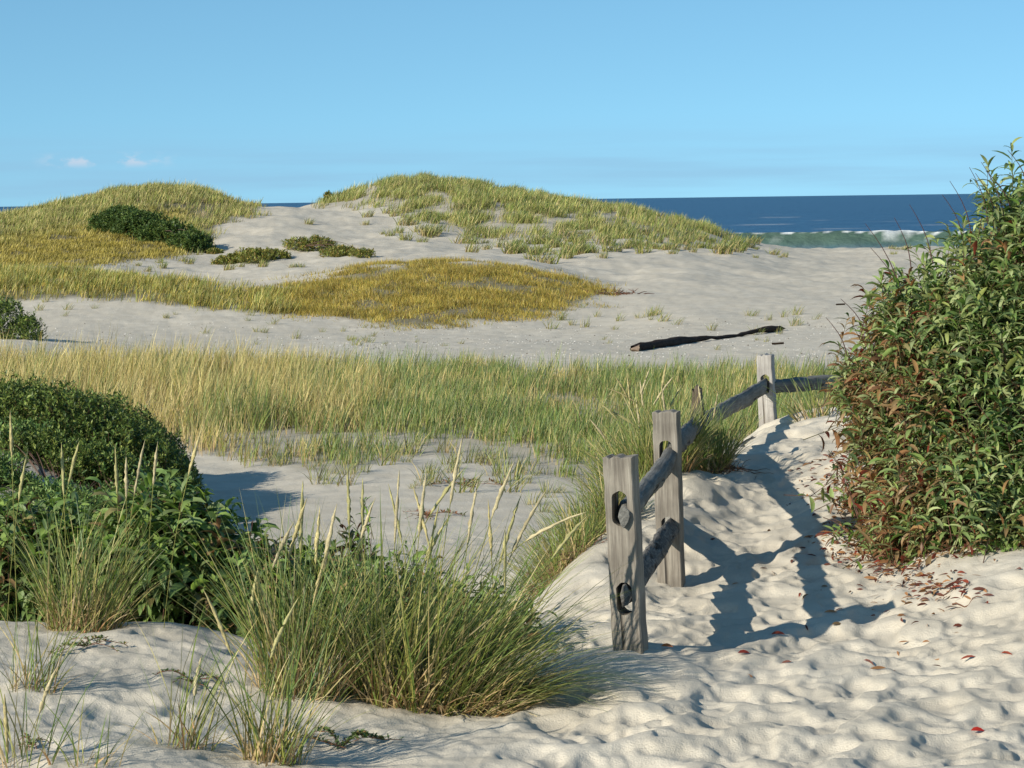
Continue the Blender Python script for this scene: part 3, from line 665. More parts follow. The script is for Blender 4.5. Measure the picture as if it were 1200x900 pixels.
clump('beachgrass_clump', 'upright grass clump with eight seed heads before the leafy shrub at left', B(97, 738, 9.5, 11.2), .15, .1, 330, .58, .0046,
      seeds=[(12, 480), (33, 525), (72, 518), (93, 517), (135, 520), (148, 535), (170, 515), (185, 517), (238, 498)], mixf=.8, lean=.22, spread=.35, wnd=.12, dead=.5, headlen=.22)
clump('beachgrass_clump', 'small grass clump on the left sand mound at the edge of the picture', B(38, 808, 8.6, 10.2), .09, .05, 60, .40, .0045, lean=.25, spread=.3, wnd=.1, dead=.5)
clump('beachgrass_clump', 'sparse bottom-corner grass clump nearest the viewer at left', B(30, 899, 7.8, 8.6), .12, .06, 26, .36, .0055, seeds=[(5, 813), (68, 780)], lean=.25, spread=.4, wnd=.15, dead=.2, headlen=.2)
clump('beachgrass_clump', 'thin open grass clump on bare sand at lower left with one seed head', B(218, 878, 8, 9), .1, .07, 52, .52, .0052, seeds=[(237, 767)], lean=.25, spread=.35, wnd=.15, dead=.4, headlen=.2)
clump('beachgrass_clump', 'coarse grass clump at the bottom edge left of the big clump', B(322, 892, 7.8, 8.9), .11, .08, 120, .50, .0056, seeds=[(350, 700), (238, 690)], lean=.25, spread=.35, wnd=.12, dead=.4)
clump('beachgrass_clump', 'short grass tuft at the bottom edge in the left corner', B(110, 897, 7.8, 8.8), .08, .05, 26, .28, .005, lean=.3, spread=.4, wnd=.1, dead=.3)
# by the fence
YG = ([C(.17, .24, .05), STRAW, GREEN, BLUEG], [4, 3, 3, 2])
clump('beachgrass_clump', 'tall arching straw-tipped grass clump left of the second fence post', B(760, 560, 13.2, 15), .26, .25, 1300, .50, .006, green=YG,
      seeds=[(712, 455), (720, 440), (735, 437), (750, 445), (762, 430), (782, 420), (790, 440), (690, 490), (700, 470), (728, 460), (745, 465), (775, 450), (800, 450), (708, 480)], lean=.22, spread=.5, wnd=-.12, dead=.35, headlen=.2, hr=.0065)
clump('beachgrass_clump', 'lower grass clump spreading down the slope left of the nearest post', B(690, 628, 12.6, 15), .24, .22, 950, .40, .0055, green=YG, lean=.28, spread=.6, wnd=-.15, dead=.35)
clump('beachgrass_clump', 'faded grass clump on the left foot of the fence-side slope', B(655, 618, 13, 16), .18, .2, 420, .36, .0055, green=YG, lean=.28, spread=.6, wnd=-.2, dead=.5)
clump('beachgrass_clump', 'dark green grass clump around the third fence post', B(828, 548, 13.6, 15.6), .13, .15, 420, .42, .006, green=([DEEP, GREEN, STRAW], [3, 2, 1]), seeds=[(818, 450), (842, 458)], lean=.22, spread=.4, wnd=.05, dead=.8, headlen=.18, hr=.0065)
clump('beachgrass_clump', 'spiky dark grass clump on the crest right of the pale post', B(952, 490, 17.8, 19.6), .12, .1, 70, .42, .008, green=([DEEP, BLUEG], [2, 1]), lean=.2, spread=.6, wnd=-.25, dead=.2)

# ------------------------------------------------------------------ fence
def post_mesh(name, wd, th, below, top, holes, mat, seed, cap=None, worn=0.0):
    """board-like post standing in the XZ plane, thickness along Y, pierced by oblong rail holes"""
    rg = random.Random(seed); z0 = -below
    ol = []; nz = 22
    j = lambda s=.0022: rg.uniform(-s, s)
    for i in range(nz + 1): ol.append((-wd / 2 + j() + worn * .25 * wd * max(0, (i / nz - .8) * 5), z0 + (top - z0) * i / nz))
    tops = 8
    for i in range(1, tops):
        f = i / tops; ol.append((-wd / 2 * (1 - worn * .25) + wd * (1 - worn * .25) * f, top + j(.006) + worn * (.04 * math.sin(f * PI) + rg.uniform(-.03, .01))))
    for i in range(nz + 1): ol.append((wd / 2 + j() - worn * .25 * wd * max(0, ((nz - i) / nz - .8) * 5), top - (top - z0) * i / nz))
    loops = [[Vector((x, z, 0)) for x, z in ol]]
    for hz, hw, hh in holes:
        hp = []
        for i in range(20):
            a_ = -i / 20 * 2 * PI; r_ = 1 + rg.uniform(-.05, .05)
            x = math.cos(a_) * hw / 2 * r_; z = math.sin(a_) * hw / 2 * r_ + (hh - hw) / 2 * (1 if math.sin(a_) > 0 else -1)
            x *= 1 - .22 * math.exp(-(z / (hh * .16)) ** 2)
            hp.append(Vector((x, hz + z, 0)))
        loops.append(hp)
    tris = tessellate_polygon(loops)
    flat = [q_ for lp in loops for q_ in lp]; nn = len(flat)
    inset = 0.006
    V, Fc = [], []
    # front ring slightly inset (rounded arrises) then full ring, full ring back, inset back
    cx = 0
    rings = [(-th / 2, 1), (-th / 2 + inset, 0), (th / 2 - inset, 0), (th / 2, 1)]
    nout = len(loops[0])
    for y, ins in rings:
        for i, q_ in enumerate(flat):
            x, z = q_.x, q_.y
            if ins and i < nout:
                x *= 1 - 2 * inset / wd * .8
                if z > top - .01: z -= inset * .8
            V.append((x, y, z))
    for t in tris:
        Fc.append([t[0], t[1], t[2]]); Fc.append([3 * nn + t[2], 3 * nn + t[1], 3 * nn + t[0]])
    o = 0
    for lp in loops:
        k = len(lp)
        for i in range(k):
            a_, b_ = o + i, o + (i + 1) % k
            for r_ in range(3): Fc.append([r_ * nn + a_, (r_ + 1) * nn + a_, (r_ + 1) * nn + b_, r_ * nn + b_])
        o += k
    me = bpy.data.meshes.new(name); me.from_pydata(V, [], Fc); me.update()
    import bmesh
    bm = bmesh.new(); bm.from_mesh(me); bmesh.ops.recalc_face_normals(bm, faces=bm.faces); bm.to_mesh(me); bm.free()
    me.materials.append(mat)
    return me
def rail_mesh(name, pts3, ry, rz, mat, seed, knob=.1, sides=12):
    """split rail along local X following points, flattened to a wedge at both ends"""
    rg = np.random.default_rng(seed); k = 34; s = np.linspace(0, 1, k); src = np.linspace(0, 1, len(pts3))
    pts3 = np.array(pts3)
    path = np.stack([np.interp(s, src, pts3[:, i]) for i in range(3)], -1)
    for _ in range(4): path[1:-1] = (path[:-2] + path[1:-1] * 2 + path[2:]) / 4
    path[1:-1, 2] += .006 * np.cumsum(rg.normal(0, .5, k - 2)) * np.sin(s[1:-1] * PI); path[1:-1, 1] += .006 * rg.normal(0, .6, k - 2)
    end = np.interp(s, [0, .07, .93, 1], [.6, 1, 1, .6]); shape = 1 + knob * np.convolve(rg.normal(0, 1, k + 4), np.ones(5) / 3, 'valid')
    ph = np.arange(sides) / sides * 2 * PI; ang = 1 + .16 * np.sin(ph * 3 + seed) + .08 * rg.normal(size=sides)
    V = []
    tg = np.gradient(path, axis=0); tg /= np.linalg.norm(tg, axis=1, keepdims=True)
    for i in range(k):
        a_ = np.cross(tg[i], C(0, 0, 1)); a_ /= np.linalg.norm(a_); b_ = np.cross(a_, tg[i])
        rr_ = ang * shape[i] * (1 + .03 * rg.normal(size=sides))
        V.append(path[i] + a_[None] * (np.cos(ph) * ry * end[i] * rr_)[:, None] + b_[None] * (np.sin(ph) * rz * np.interp(end[i], [.6, 1], [.8, 1]) * rr_)[:, None])
    V = np.concatenate(V); Fc = []
    for i in range(k - 1):
        for j_ in range(sides): Fc.append((i * sides + j_, i * sides + (j_ + 1) % sides, (i + 1) * sides + (j_ + 1) % sides, (i + 1) * sides + j_))
    Fc.append(tuple(range(sides))[::-1]); Fc.append(tuple((k - 1) * sides + j_ for j_ in range(sides)))
    me = bpy.data.meshes.new(name); me.from_pydata([tuple(q_) for q_ in V], [], Fc); me.update()
    me.polygons.foreach_set('use_smooth', np.array([len(f) == 4 for f in Fc])); me.materials.append(mat)
    return me

posts = [  # top centre u,v ; base centre u,v ; distance ; material
 (727, 534, 739, 764, 10.3, M_post), (781, 482, 787, 688, 12.4, M_post), (817, 459, 819, 575, 15.6, M_postbrown), (897, 416, 900, 497, 18.5, M_postpale), (1030, 408, 1031, 500, 19.6, M_post)]
fp = at(739, 764, 10.3)
fence = thing('split_rail_fence', 'weathered grey split-rail wooden fence along the left side of the sandy path', 'fence', fp)
Fm = []
for i, (tu, tv, bu, bv, d, mt) in enumerate(posts):
    tp, bt = at(tu, tv, d), at(bu, bv, d); Fm.append((tp, bt))
holes_w = []
for i, (tp, bt) in enumerate(Fm):
    nxt = Fm[min(i + 1, 4)][1]; prv = Fm[max(i - 1, 0)][1]
    dv = nxt - prv; yaw = math.atan2(dv[1], dv[0]) - PI / 2
    if i == 0: yaw -= .14
    if i == 1: yaw = -.22
    if i == 3: yaw = -.30
    ht = tp[2] - bt[2]; below = .45
    hz = [ht - .208, ht - .575]
    ln = (tp - bt) / ht
    wd_ = [.122, .122, .10, .115, .12][i]
    me = post_mesh('post', wd_, .115 if i != 2 else .09, below, ht, [(hz[0], .066, .142), (hz[1], .066, .135)], posts[i][5], 40 + i, worn=[0, 0, 1.0, .15, 0][i])
    o = ob('post', me, fence)
    lean = Matrix(((1, 0, ln[0], 0), (0, 1, 0, 0), (0, 0, 1, 0), (0, 0, 0, 1)))
    o.matrix_local = Matrix.Translation(Vector(bt - fp)) @ Matrix.Rotation(math.atan(ln[0]), 4, 'Y') @ Matrix.Rotation(yaw, 4, 'Z')
    if i == 2: o['label'] = 'rotten pointed post'
    if i == 3: o['label'] = 'pale sun-bleached post'
    holes_w.append([np.array(bt + (tp - bt) * (h / ht)) for h in hz])
def rail(i, j, lvl, ry, rz, mat, seed, sag=0.0, a=(0, 0), b=(0, 0), ext=(.085, .10), knob=.08, kink=None):
    A_, B_ = holes_w[i][lvl].copy(), holes_w[j][lvl].copy(); A_[0] += a[0]; A_[2] += a[1]; B_[0] += b[0]; B_[2] += b[1]
    dv = B_ - A_; Lr = np.linalg.norm(dv); e = dv / Lr; A_ = A_ - e * ext[0]; B_ = B_ + e * ext[1]; Lr = np.linalg.norm(B_ - A_)
    f = np.linspace(0, 1, 9); pts3 = np.stack([f * Lr, 0 * f, -sag * np.sin(f * PI)], -1)
    if kink: pts3[:, 2] += np.interp(f, [0, kink[0], 1], [0, kink[1], 0])
    me = rail_mesh('rail', pts3, ry, rz, mat, seed, knob)
    o = ob('rail', me, fence)
    xa = Vector(e); ya = Vector((0, 0, 1)).cross(xa).normalized(); za = xa.cross(ya)
    o.matrix_local = Matrix.Translation(Vector(A_ - fp)) @ Matrix((xa, ya, za)).transposed().to_4x4()
    return o
rail(0, 1, 0, .036, .052, M_rail, 1, a=(.010, -.03), b=(.01, .0), kink=(.72, -.035))
rail(0, 1, 1, .038, .054, M_railbark, 2, a=(0, .01), b=(.012, .0), knob=.09)
rail(1, 2, 0, .034, .055, M_rail, 3, a=(.02, .02), b=(0, .02), ext=(.03, .06))
rail(1, 2, 1, .034, .050, M_rail, 4, a=(.0, -.01), b=(-.10, -.16), ext=(.03, .06))
rail(2, 3, 0, .032, .056, M_rail, 5, a=(0, .0), b=(-.01, -.01), ext=(.06, .05))
rail(2, 3, 1, .032, .056, M_rail, 6, ext=(.06, .05))
rail(3, 4, 0, .032, .050, M_rail, 7, a=(0.03, -.02), ext=(.03, .06))
rail(3, 4, 1, .032, .050, M_rail, 8, a=(0.03, 0), ext=(.03, .06))

# ------------------------------------------------------------------ shrubs
def shrub(name, label, cat, lobes, shoots, leafn, Lr, Wr, cols, mat, base, group=None, shell=(.55, 1.05), shootlen=(.16, .34), K=4, upb=.7, droop=(.5, 1.4), spreadf=.9,
          tonef=None, branch=90, brad=.008, face=None, twigs=None, minz=.03, fold=.35, stem_r=.0022, stems=True):
    root = thing(name, label, cat, base, group); lob = np.array(lobes, float); vol = lob[:, 3] * lob[:, 4] + lob[:, 3] * lob[:, 5]
    pk = R.choice(len(lob), shoots * 3, p=vol / vol.sum()); dv = R.normal(size=(shoots * 3, 3)); dv /= np.linalg.norm(dv, axis=1, keepdims=True)
    rr_ = R.uniform(*shell, shoots * 3) * (1 + np.clip(.10 * R.normal(size=shoots * 3), -.3, .15))
    tip = lob[pk, :3] + dv * lob[pk, 3:] * rr_[:, None]
    inside = np.zeros(len(tip))
    for l in lob:
        e = np.linalg.norm((tip - l[:3]) / l[3:], axis=1); inside = np.maximum(inside, (e < shell[0]).astype(float))
    gz = H(tip[:, 0], tip[:, 1]); keep = (inside < 1) & (tip[:, 2] > gz + minz) & (dv[:, 2] > -.75)
    if face is not None: keep &= face(tip)
    tip, dv, pk = tip[keep][:shoots], dv[keep][:shoots], pk[keep][:shoots]; m_ = len(tip)
    nrm = dv / lob[pk, 3:]; nrm /= np.linalg.norm(nrm, axis=1, keepdims=True)
    sd_ = nrm * (1 - upb) + C(0, 0, 1) * upb + R.normal(0, .28, (m_, 3)); sd_ /= np.linalg.norm(sd_, axis=1, keepdims=True)
    sl_ = R.uniform(*shootlen, m_); foot = tip - sd_ * sl_[:, None]
    # leaves in a spiral
    f = np.linspace(.12, 1, leafn)
    LP = foot[:, None] + (tip - foot)[:, None] * f[None, :, None]
    ga = R.uniform(0, 2 * PI, m_)[:, None] + np.arange(leafn)[None] * 2.4
    a_ = np.cross(sd_, C(0.3, .1, 1) / 1.05); a_ /= np.linalg.norm(a_, axis=1, keepdims=True) + 1e-9; b_ = np.cross(sd_, a_)
    rad = a_[:, None] * np.cos(ga)[..., None] + b_[:, None] * np.sin(ga)[..., None]
    sprd = (spreadf * (1.15 - .75 * f))[None, :, None]
    dr = sd_[:, None] * (1 - .55 * sprd) + rad * sprd + R.normal(0, .12, (m_, leafn, 3)); dr /= np.linalg.norm(dr, axis=2, keepdims=True)
    LP = LP.reshape(-1, 3); dr = dr.reshape(-1, 3); q_ = len(LP)
    shade = np.repeat(1 + R.uniform(-.18, .18, m_), leafn)[:, None]
    tone = pick(q_, *cols, .22) * shade
    if tonef is not None: tone = tonef(LP, tone, np.repeat(R.random(m_), leafn))
    Ls = R.uniform(*Lr, q_) * np.tile(np.interp(f, [0, .5, 1], [.9, 1, .62]), m_)
    v_, qd, t_ = leaves(LP - np.array(base), dr, Ls, Ls * R.uniform(*Wr, q_), R.uniform(*droop, q_), tone, R.normal(0, .45, q_), K=K, fold=fold)
    ob('foliage', mesh_np('foliage', v_, qd, mat, t_), root)
    # stems
    pr = []
    if stems:
        s_ = np.linspace(0, 1, 4)[None, :, None]; pth = (foot - sd_ * .05)[:, None] * (1 - s_) + tip[:, None] * s_
        pr.append(tubes(pth - np.array(base), np.broadcast_to(np.linspace(stem_r, stem_r * .4, 4), (m_, 4)), pick(m_, [C(.12, .06, .04), C(.1, .1, .04)], [1, 1]), 4))
    k = R.permutation(m_)[:branch]
    bx = np.array(base); st = bx + np.c_[R.normal(0, .08, (len(k), 2)) * lob[:, 3].max(), np.full(len(k), -.03)]
    st[:, 0] += (foot[k, 0] - bx[0]) * .35; st[:, 1] += (foot[k, 1] - bx[1]) * .35; st[:, 2] = H(st[:, 0], st[:, 1]) - .03
    if branch <= 12: st[:] = bx - C(0, 0, .03)
    mid_ = st * .5 + foot[k] * .5 + C(0, 0, 1) * (.12 * np.linalg.norm(foot[k] - st, axis=1))[:, None]
    s_ = np.linspace(0, 1, 7)[None, :, None]; pth = (1 - s_) ** 2 * st[:, None] + 2 * s_ * (1 - s_) * mid_[:, None] + s_ * s_ * foot[k][:, None]
    pr.append(tubes(pth - bx, np.broadcast_to(np.linspace(brad, brad * .3, 7), (len(k), 7)), pick(len(k), [C(.13, .08, .06)], [1]), 5))
    v_, qd, t_ = join(pr)
    ob('branches', mesh_np('branches', v_, qd, M_dry, t_), root)
    if twigs is not None:
        for (P0, P1) in twigs:
            s1 = np.linspace(0, 1, 6)[:, None]; pth = (P0 * (1 - s1) + P1 * s1 + C(.02, 0, 0) * np.sin(s1 * PI))[None]
            v_, qd, t_ = tubes(pth - bx, np.linspace(.003, .0012, 6)[None], C([.10, .05, .045]).reshape(1, 3), 4)
            ob('bare_twig', mesh_np('bare_twig', v_, qd, M_dry, t_), root)
    return root

LG = C(.27, .37, .10); MG = C(.15, .25, .045); DG = C(.065, .13, .025); SAGE = C(.40, .45, .19)
# big right bush
def rbt(P_, t, rnd):
    uu, vv = proj(P_)
    lowleft = ss(1130 - uu + (vv - 380) * .45 + 30 * fbm(P_[:, 0] * 3, P_[:, 2] * 3, 2, 91), 0, 230) * .52 + .04
    k = (rnd < lowleft) | (R.random(len(P_)) < lowleft * .3)
    rb = pick(len(P_), [BROWN, RED, C(.34, .15, .05), C(.28, .20, .07)], [4, 1.6, 2, 1.5], .25)
    return np.where(k[:, None], rb, t)
def W3(u, v, d): return at(u, v, d)
rl = []
for (u, v, d, rx, ry, rz) in [(1330, 400, 13.3, .85, .9, 1.15), (1240, 420, 13.0, .72, .8, .95), (1170, 400, 12.9, .55, .6, .55), (1130, 470, 12.8, .50, .6, .62),
                              (1080, 400, 13.0, .36, .45, .42), (1075, 500, 12.9, .36, .45, .42), (1050, 450, 13.2, .33, .4, .40), (1160, 570, 12.3, .52, .5, .33), (1105, 590, 12.4, .36, .4, .24), (1240, 290, 13.3, .42, .5, .42), (1290, 600, 12.2, .6, .6, .4)]:
    rl.append((*W3(u, v, d), rx, ry, rz))
tw = []
for (u1, v1, u2, v2) in [(1130, 255, 1113, 212), (1150, 245, 1136, 196), (1160, 240, 1143, 203), (1176, 225, 1155, 200), (1195, 200, 1181, 176), (1045, 315, 1014, 262), (1060, 300, 1048, 255), (1005, 370, 985, 350), (1050, 330, 1020, 290), (1120, 262, 1104, 228), (1168, 235, 1150, 190), (985, 400, 968, 372), (1085, 290, 1066, 240)]:
    tw.append((W3(u1 + 8, v1 + 18, 12.9), W3(u2, v2, 12.9)))
shrub('leafy_shrub', 'large leafy bush right of the path, green above with rusty leaves low down', 'shrub', rl, 3300, 11, (.09, .14), (.18, .25),
      ([LG, SAGE, MG, DG, C(.30, .33, .09)], [4, 4.6, 2, 3.2, 3]), M_leaf, ground(1230, 13.1), tonef=rbt, twigs=tw, branch=160, brad=.010, droop=(.6, 1.7), upb=.62, shell=(.62, 1.06))
# low rusty sprays creeping from it over the path edge
shrub('creeping_spray', 'low sprawling spray of rusty and green leaves on the sand at the bush foot', 'plant',
      [(*W3(1000, 575, 13.4), .20, .25, .10), (*W3(1010, 625, 12.8), .22, .3, .08), (*W3(1060, 640, 12.3), .25, .3, .10), (*W3(1120, 645, 12.0), .25, .25, .10)], 150, 7, (.06, .10), (.24, .32),
      ([BROWN, RED, MG, LG], [4, 3, 3, 1]), M_leaf, gp(1040, 640, 11.5, 13.5), branch=40, brad=.003, shell=(.2, 1.1), upb=.35, droop=(.4, 1.2), minz=.0)
shrub('creeping_spray', 'green leafy branch tip drooping onto bare sand below the bush', 'plant', [(*W3(1115, 668, 11.75), .10, .1, .05), (*W3(1180, 645, 11.9), .2, .15, .08)], 34, 8, (.07, .11), (.24, .32),
      ([MG, LG, DG], [3, 2, 1]), M_leaf, gp(1150, 665, 11, 13), branch=8, brad=.003, shell=(.2, 1.1), upb=.3, droop=(.4, 1.2), minz=.0)

# leafy shrubs at left behind the mound
def topred(P_, t, rnd):
    k = rnd < .12
    return np.where(k[:, None], pick(len(P_), [BROWN, C(.2, .06, .04), C(.26, .2, .07)], [2, 1, 1.5], .2), t)
LGL = C(.21, .31, .05)
cl_ = ([LGL, MG, C(.14, .19, .055), DG], [3, 4, 2, 1.5])
def Lb(u, v, d, rx, ry, rz): return (*W3(u, v, d), rx, ry, rz)
shrub('leafy_shrub', 'dark glossy leafy shrub at the left edge behind the grass clump', 'shrub', [Lb(-60, 650, 11.7, .4, .4, .34), Lb(30, 655, 11.6, .33, .4, .32), Lb(90, 660, 11.5, .25, .35, .27)], 620, 10, (.10, .155), (.24, .32), cl_, M_leaf, ground(20, 11.7), tonef=topred, branch=50, brad=.006, droop=(.8, 1.9), upb=.6)
shrub('leafy_shrub', 'glossy leafy shrub with tallest shoots, beside the seed heads at left', 'shrub', [Lb(190, 640, 11.3, .30, .35, .34), Lb(150, 670, 11.4, .28, .35, .25), Lb(240, 655, 11.3, .24, .3, .27)], 620, 10, (.10, .155), (.24, .32), cl_, M_leaf, ground(195, 11.4), tonef=topred, branch=50, brad=.006, droop=(.8, 1.9), upb=.6)
shrub('leafy_shrub', 'low dark leafy shrub between the left shrubs and the big grass clump', 'shrub', [Lb(310, 700, 11.1, .28, .3, .26), Lb(370, 700, 11.2, .26, .3, .24)], 480, 10, (.095, .15), (.24, .32), cl_, M_leaf, ground(340, 11.2), tonef=topred, branch=45, brad=.006, droop=(.8, 1.9), upb=.55)
shrub('leafy_shrub', 'leafy shrub half hidden behind the big foreground grass clump', 'shrub', [Lb(470, 715, 11.0, .36, .3, .27), Lb(570, 735, 10.9, .28, .3, .20)], 420, 9, (.07, .11), (.24, .32), cl_, M_leaf, ground(500, 11.1), tonef=topred, branch=45, brad=.005, droop=(.7, 1.7), upb=.55)
def darkred(P_, t, rnd): return np.where((rnd < .6)[:, None], pick(len(P_), [C(.10, .03, .02), C(.16, .06, .03), C(.05, .08, .02)], [2, 1, 1], .2), t)
shrub('red_leaved_sprig', 'upright sprig with dark red leaves against the bare low sand', 'plant', [Lb(428, 590, 11.2, .07, .06, .09), Lb(420, 630, 11.2, .10, .08, .10)], 16, 8, (.05, .085), (.3, .4), cl_, M_leaf, ground(425, 11.2), tonef=darkred, branch=10, brad=.004, shell=(.1, 1), droop=(.2, .9), upb=.8)

def gl(u, v, a, b, rx, ry, rz, dz=.05): return (*(gp(u, v, a, b) + C(0, 0, dz)), rx, ry, rz)
# small-leaved shrubs
SMc = ([C(.12, .18, .035), C(.24, .29, .065), C(.05, .09, .02)], [3, 2, 2])
shrub('bayberry_shrub', 'rounded dark green small-leaved shrub on the sand mound at left', 'shrub',
      [Lb(-60, 505, 20.8, .75, .8, .45), Lb(10, 505, 20.8, .6, .7, .42), Lb(70, 515, 20.6, .5, .7, .42), Lb(125, 535, 20.5, .42, .6, .36), Lb(175, 560, 20.4, .32, .5, .30), Lb(205, 580, 20.2, .22, .4, .20), Lb(90, 575, 19.5, .4, .35, .18), Lb(170, 590, 19.9, .3, .3, .18), Lb(10, 580, 19.4, .22, .3, .10), Lb(110, 520, 22.6, .55, .6, .42), Lb(160, 545, 22.4, .42, .6, .38), Lb(190, 565, 21.6, .3, .5, .3), Lb(200, 600, 19.2, .25, .3, .2), Lb(-60, 555, 19.2, .5, .4, .22), Lb(30, 530, 19.6, .4, .3, .18), Lb(100, 545, 19.4, .35, .3, .18), Lb(140, 600, 18.6, .35, .3, .16), Lb(20, 610, 18.4, .3, .2, .08)],
      9500, 9, (.035, .058), (.38, .5), SMc, M_smallleaf, ground(90, 20.6), K=2, shootlen=(.06, .14), upb=.75, droop=(0, .5), branch=120, brad=.008, stem_r=.0015, shell=(.7, 1.06))
shrub('bayberry_shrub', 'low patchy light green undergrowth on the sand slope in front of the rounded shrub', 'shrub',
      [gl(-20, 560, 12.5, 21, .3, .3, .14), gl(25, 525, 13, 21, .3, .3, .16), gl(85, 530, 13, 21, .32, .3, .18), gl(120, 570, 13, 21, .34, .3, .20), gl(160, 600, 13, 21, .3, .3, .18), gl(60, 590, 13, 21, .22, .3, .12), gl(100, 610, 13, 21, .3, .3, .16), gl(5, 610, 13, 21, .22, .3, .12), gl(30, 575, 13, 21, .10, .2, .10)],
      3400, 8, (.035, .06), (.36, .5), ([C(.14, .24, .06), C(.22, .30, .08), C(.06, .12, .03)], [3, 2, 1.5]), M_smallleaf, gp(80, 590, 13, 21), K=2, shootlen=(.06, .16), upb=.75, droop=(0, .5), branch=60, brad=.005, stem_r=.0015, shell=(.4, 1.15))
shrub('bayberry_shrub', 'dark small-leaved shrub cut by the left edge on the flat sand', 'shrub', [Lb(-60, 378, 49.5, 1.0, .9, .52), Lb(2, 383, 49, .5, .8, .6), Lb(30, 392, 48.8, .36, .6, .42)], 1900, 8, (.06, .09), (.4, .5), SMc, M_smallleaf, ground(-20, 49.3), K=2, shootlen=(.08, .2), upb=.7, droop=(0, .5), branch=60, brad=.012, stems=False, shell=(.7, 1.06))
shrub('dune_shrub', 'dark green thicket on the face of the far left dune', 'shrub', [(*(gp(u, v, 74, 104) + C(0, 0, .12)), rx, 1.1, rz) for u, v, rx, rz in ((135, 270, .8, .6), (165, 275, .95, .7), (195, 284, .9, .62), (224, 293, .65, .5), (145, 259, .7, .4))], 3000, 8, (.10, .15), (.45, .6), ([C(.085, .14, .03), C(.05, .09, .02), C(.14, .19, .04)], [3, 2, 2]), M_smallleaf, ground(175, 90), K=2, shootlen=(.1, .25), upb=.7, droop=(0, .5), branch=40, brad=.015, stems=False, shell=(.7, 1.1))
hum = ([C(.24, .26, .05), C(.14, .18, .035), C(.34, .26, .06), C(.28, .2, .06)], [3, 3, 2, 1])
def hummock(label, us, tone=hum, sh=700):
    lb = []
    for (u, v, d, rx, rz) in us:
        g_ = gp(u, v, d - 9, d + 9); lb.append((g_[0], g_[1], g_[2] + rz * .2, rx, rx * 1.2, rz))
    shrub('heather_hummock', label, 'shrub', lb, sh, 8, (.09, .14), (.3, .45), tone, M_smallleaf, (lb[0][0], lb[0][1], float(H(np.array([lb[0][0]]), np.array([lb[0][1]]))[0])), K=2, shootlen=(.06, .16), upb=.6, droop=(0, .5), branch=10, brad=.01, stems=False, shell=(.6, 1.1))
hummock('low green hummock alone on the sand below the dune thicket', [(268, 309, 78, .45, .22), (300, 305, 79, .7, .30), (322, 303, 79, .5, .22)])
hummock('small green and rusty hummock at the mouth of the sandy hollow', [(350, 291, 83, .5, .28), (372, 292, 83, .6, .32), (400, 300, 81, .6, .24), (425, 301, 81, .4, .2)])
hummock('tiny green hummock in the sand just right of the dune thicket', [(252, 298, 80, .25, .15)], sh=120)
hummock('small dark bush standing up from the crest of the right dune', [(384, 237, 103, .18, .35)], sh=120)

# ------------------------------------------------------------------ driftwood
c0 = gp(742, 412, 40, 56); c1 = gp(920, 387, 44, 62)
root = thing('driftwood_log', 'long dark charred driftwood trunk lying on the flat sand', 'driftwood', c0)
Ld = np.linalg.norm(c1 - c0); k = 30; s = np.linspace(0, 1, k)
path = c0[None] * (1 - s)[:, None] + c1[None] * s[:, None]
path[:, 2] = H(path[:, 0], path[:, 1]) + np.interp(s, [0, .2, .45, .6, .85, 1], [.05, .06, .05, .015, .08, .04])
path[:, 1] += np.interp(s, [0, .3, .7, 1], [0, .3, .25, 0])
rad = np.interp(s, [0, .04, .15, .3, .36, .6, .8, .9, .97, 1], [.07, .12, .125, .12, .08, .045, .055, .09, .07, .02]) * (1 + R.uniform(-.14, .14, k)) * .68
v_, qd, t_ = tubes((path - c0)[None], rad[None], C(.05, .03, .02)[None], 9); v_ += R.normal(0, .008, v_.shape)
ob('trunk', mesh_np('trunk', v_, qd, M_drift, t_), root)
v_, qd, t_ = tubes(np.stack([path[0] + C(-.06, 0, -.02), path[0] + C(.02, 0, 0), path[0] + C(.1, 0, 0)])[None] - c0, C(.015, .035, .055)[None], C(.2, .14, .1)[None], 8); v_ += R.normal(0, .012, v_.shape); ob('broken_end', mesh_np('broken_end', v_, qd, M_cap, t_), root)

def brush(label, base, n_, ln, rad0, col, wide):
    root = thing('brushwood', label, 'driftwood', base)
    P0 = np.array(base) + np.c_[R.normal(0, wide, n_), R.normal(0, wide * .5, n_), np.zeros(n_)]; dr = np.c_[R.normal(0, 1, n_), R.normal(0, .6, n_), R.uniform(0.02, .45, n_)]; dr /= np.linalg.norm(dr, axis=1, keepdims=True)
    P0[:, 2] = H(P0[:, 0], P0[:, 1]); s_ = np.linspace(0, 1, 6)[None, :, None]
    pth = P0[:, None] + dr[:, None] * s_ * ln + C(0, 0, -1) * s_ ** 2 * ln * .2 + R.normal(0, ln * .02, (n_, 6, 3))
    v_, qd, t_ = tubes(pth - np.array(base), np.broadcast_to(np.linspace(rad0, rad0 * .3, 6), (n_, 6)), pick(n_, [col], [1]), 4)
    ob('twigs', mesh_np('twigs', v_, qd, M_dry, t_), root)
brush('reddish brown heap of dead brush at the right tip of the heather mat', gp(722, 345, 58, 70), 60, .30, .014, C(.14, .07, .045), .30)
brush('dead red-brown stems at the foot of the fence-side grass', gp(668, 640, 12, 15.5), 60, .16, .003, C(.20, .10, .07), .10)
brush('dead brown litter of stems on the hump by the third post', gp(835, 552, 13.6, 15.6), 80, .15, .003, C(.22, .12, .07), .12)
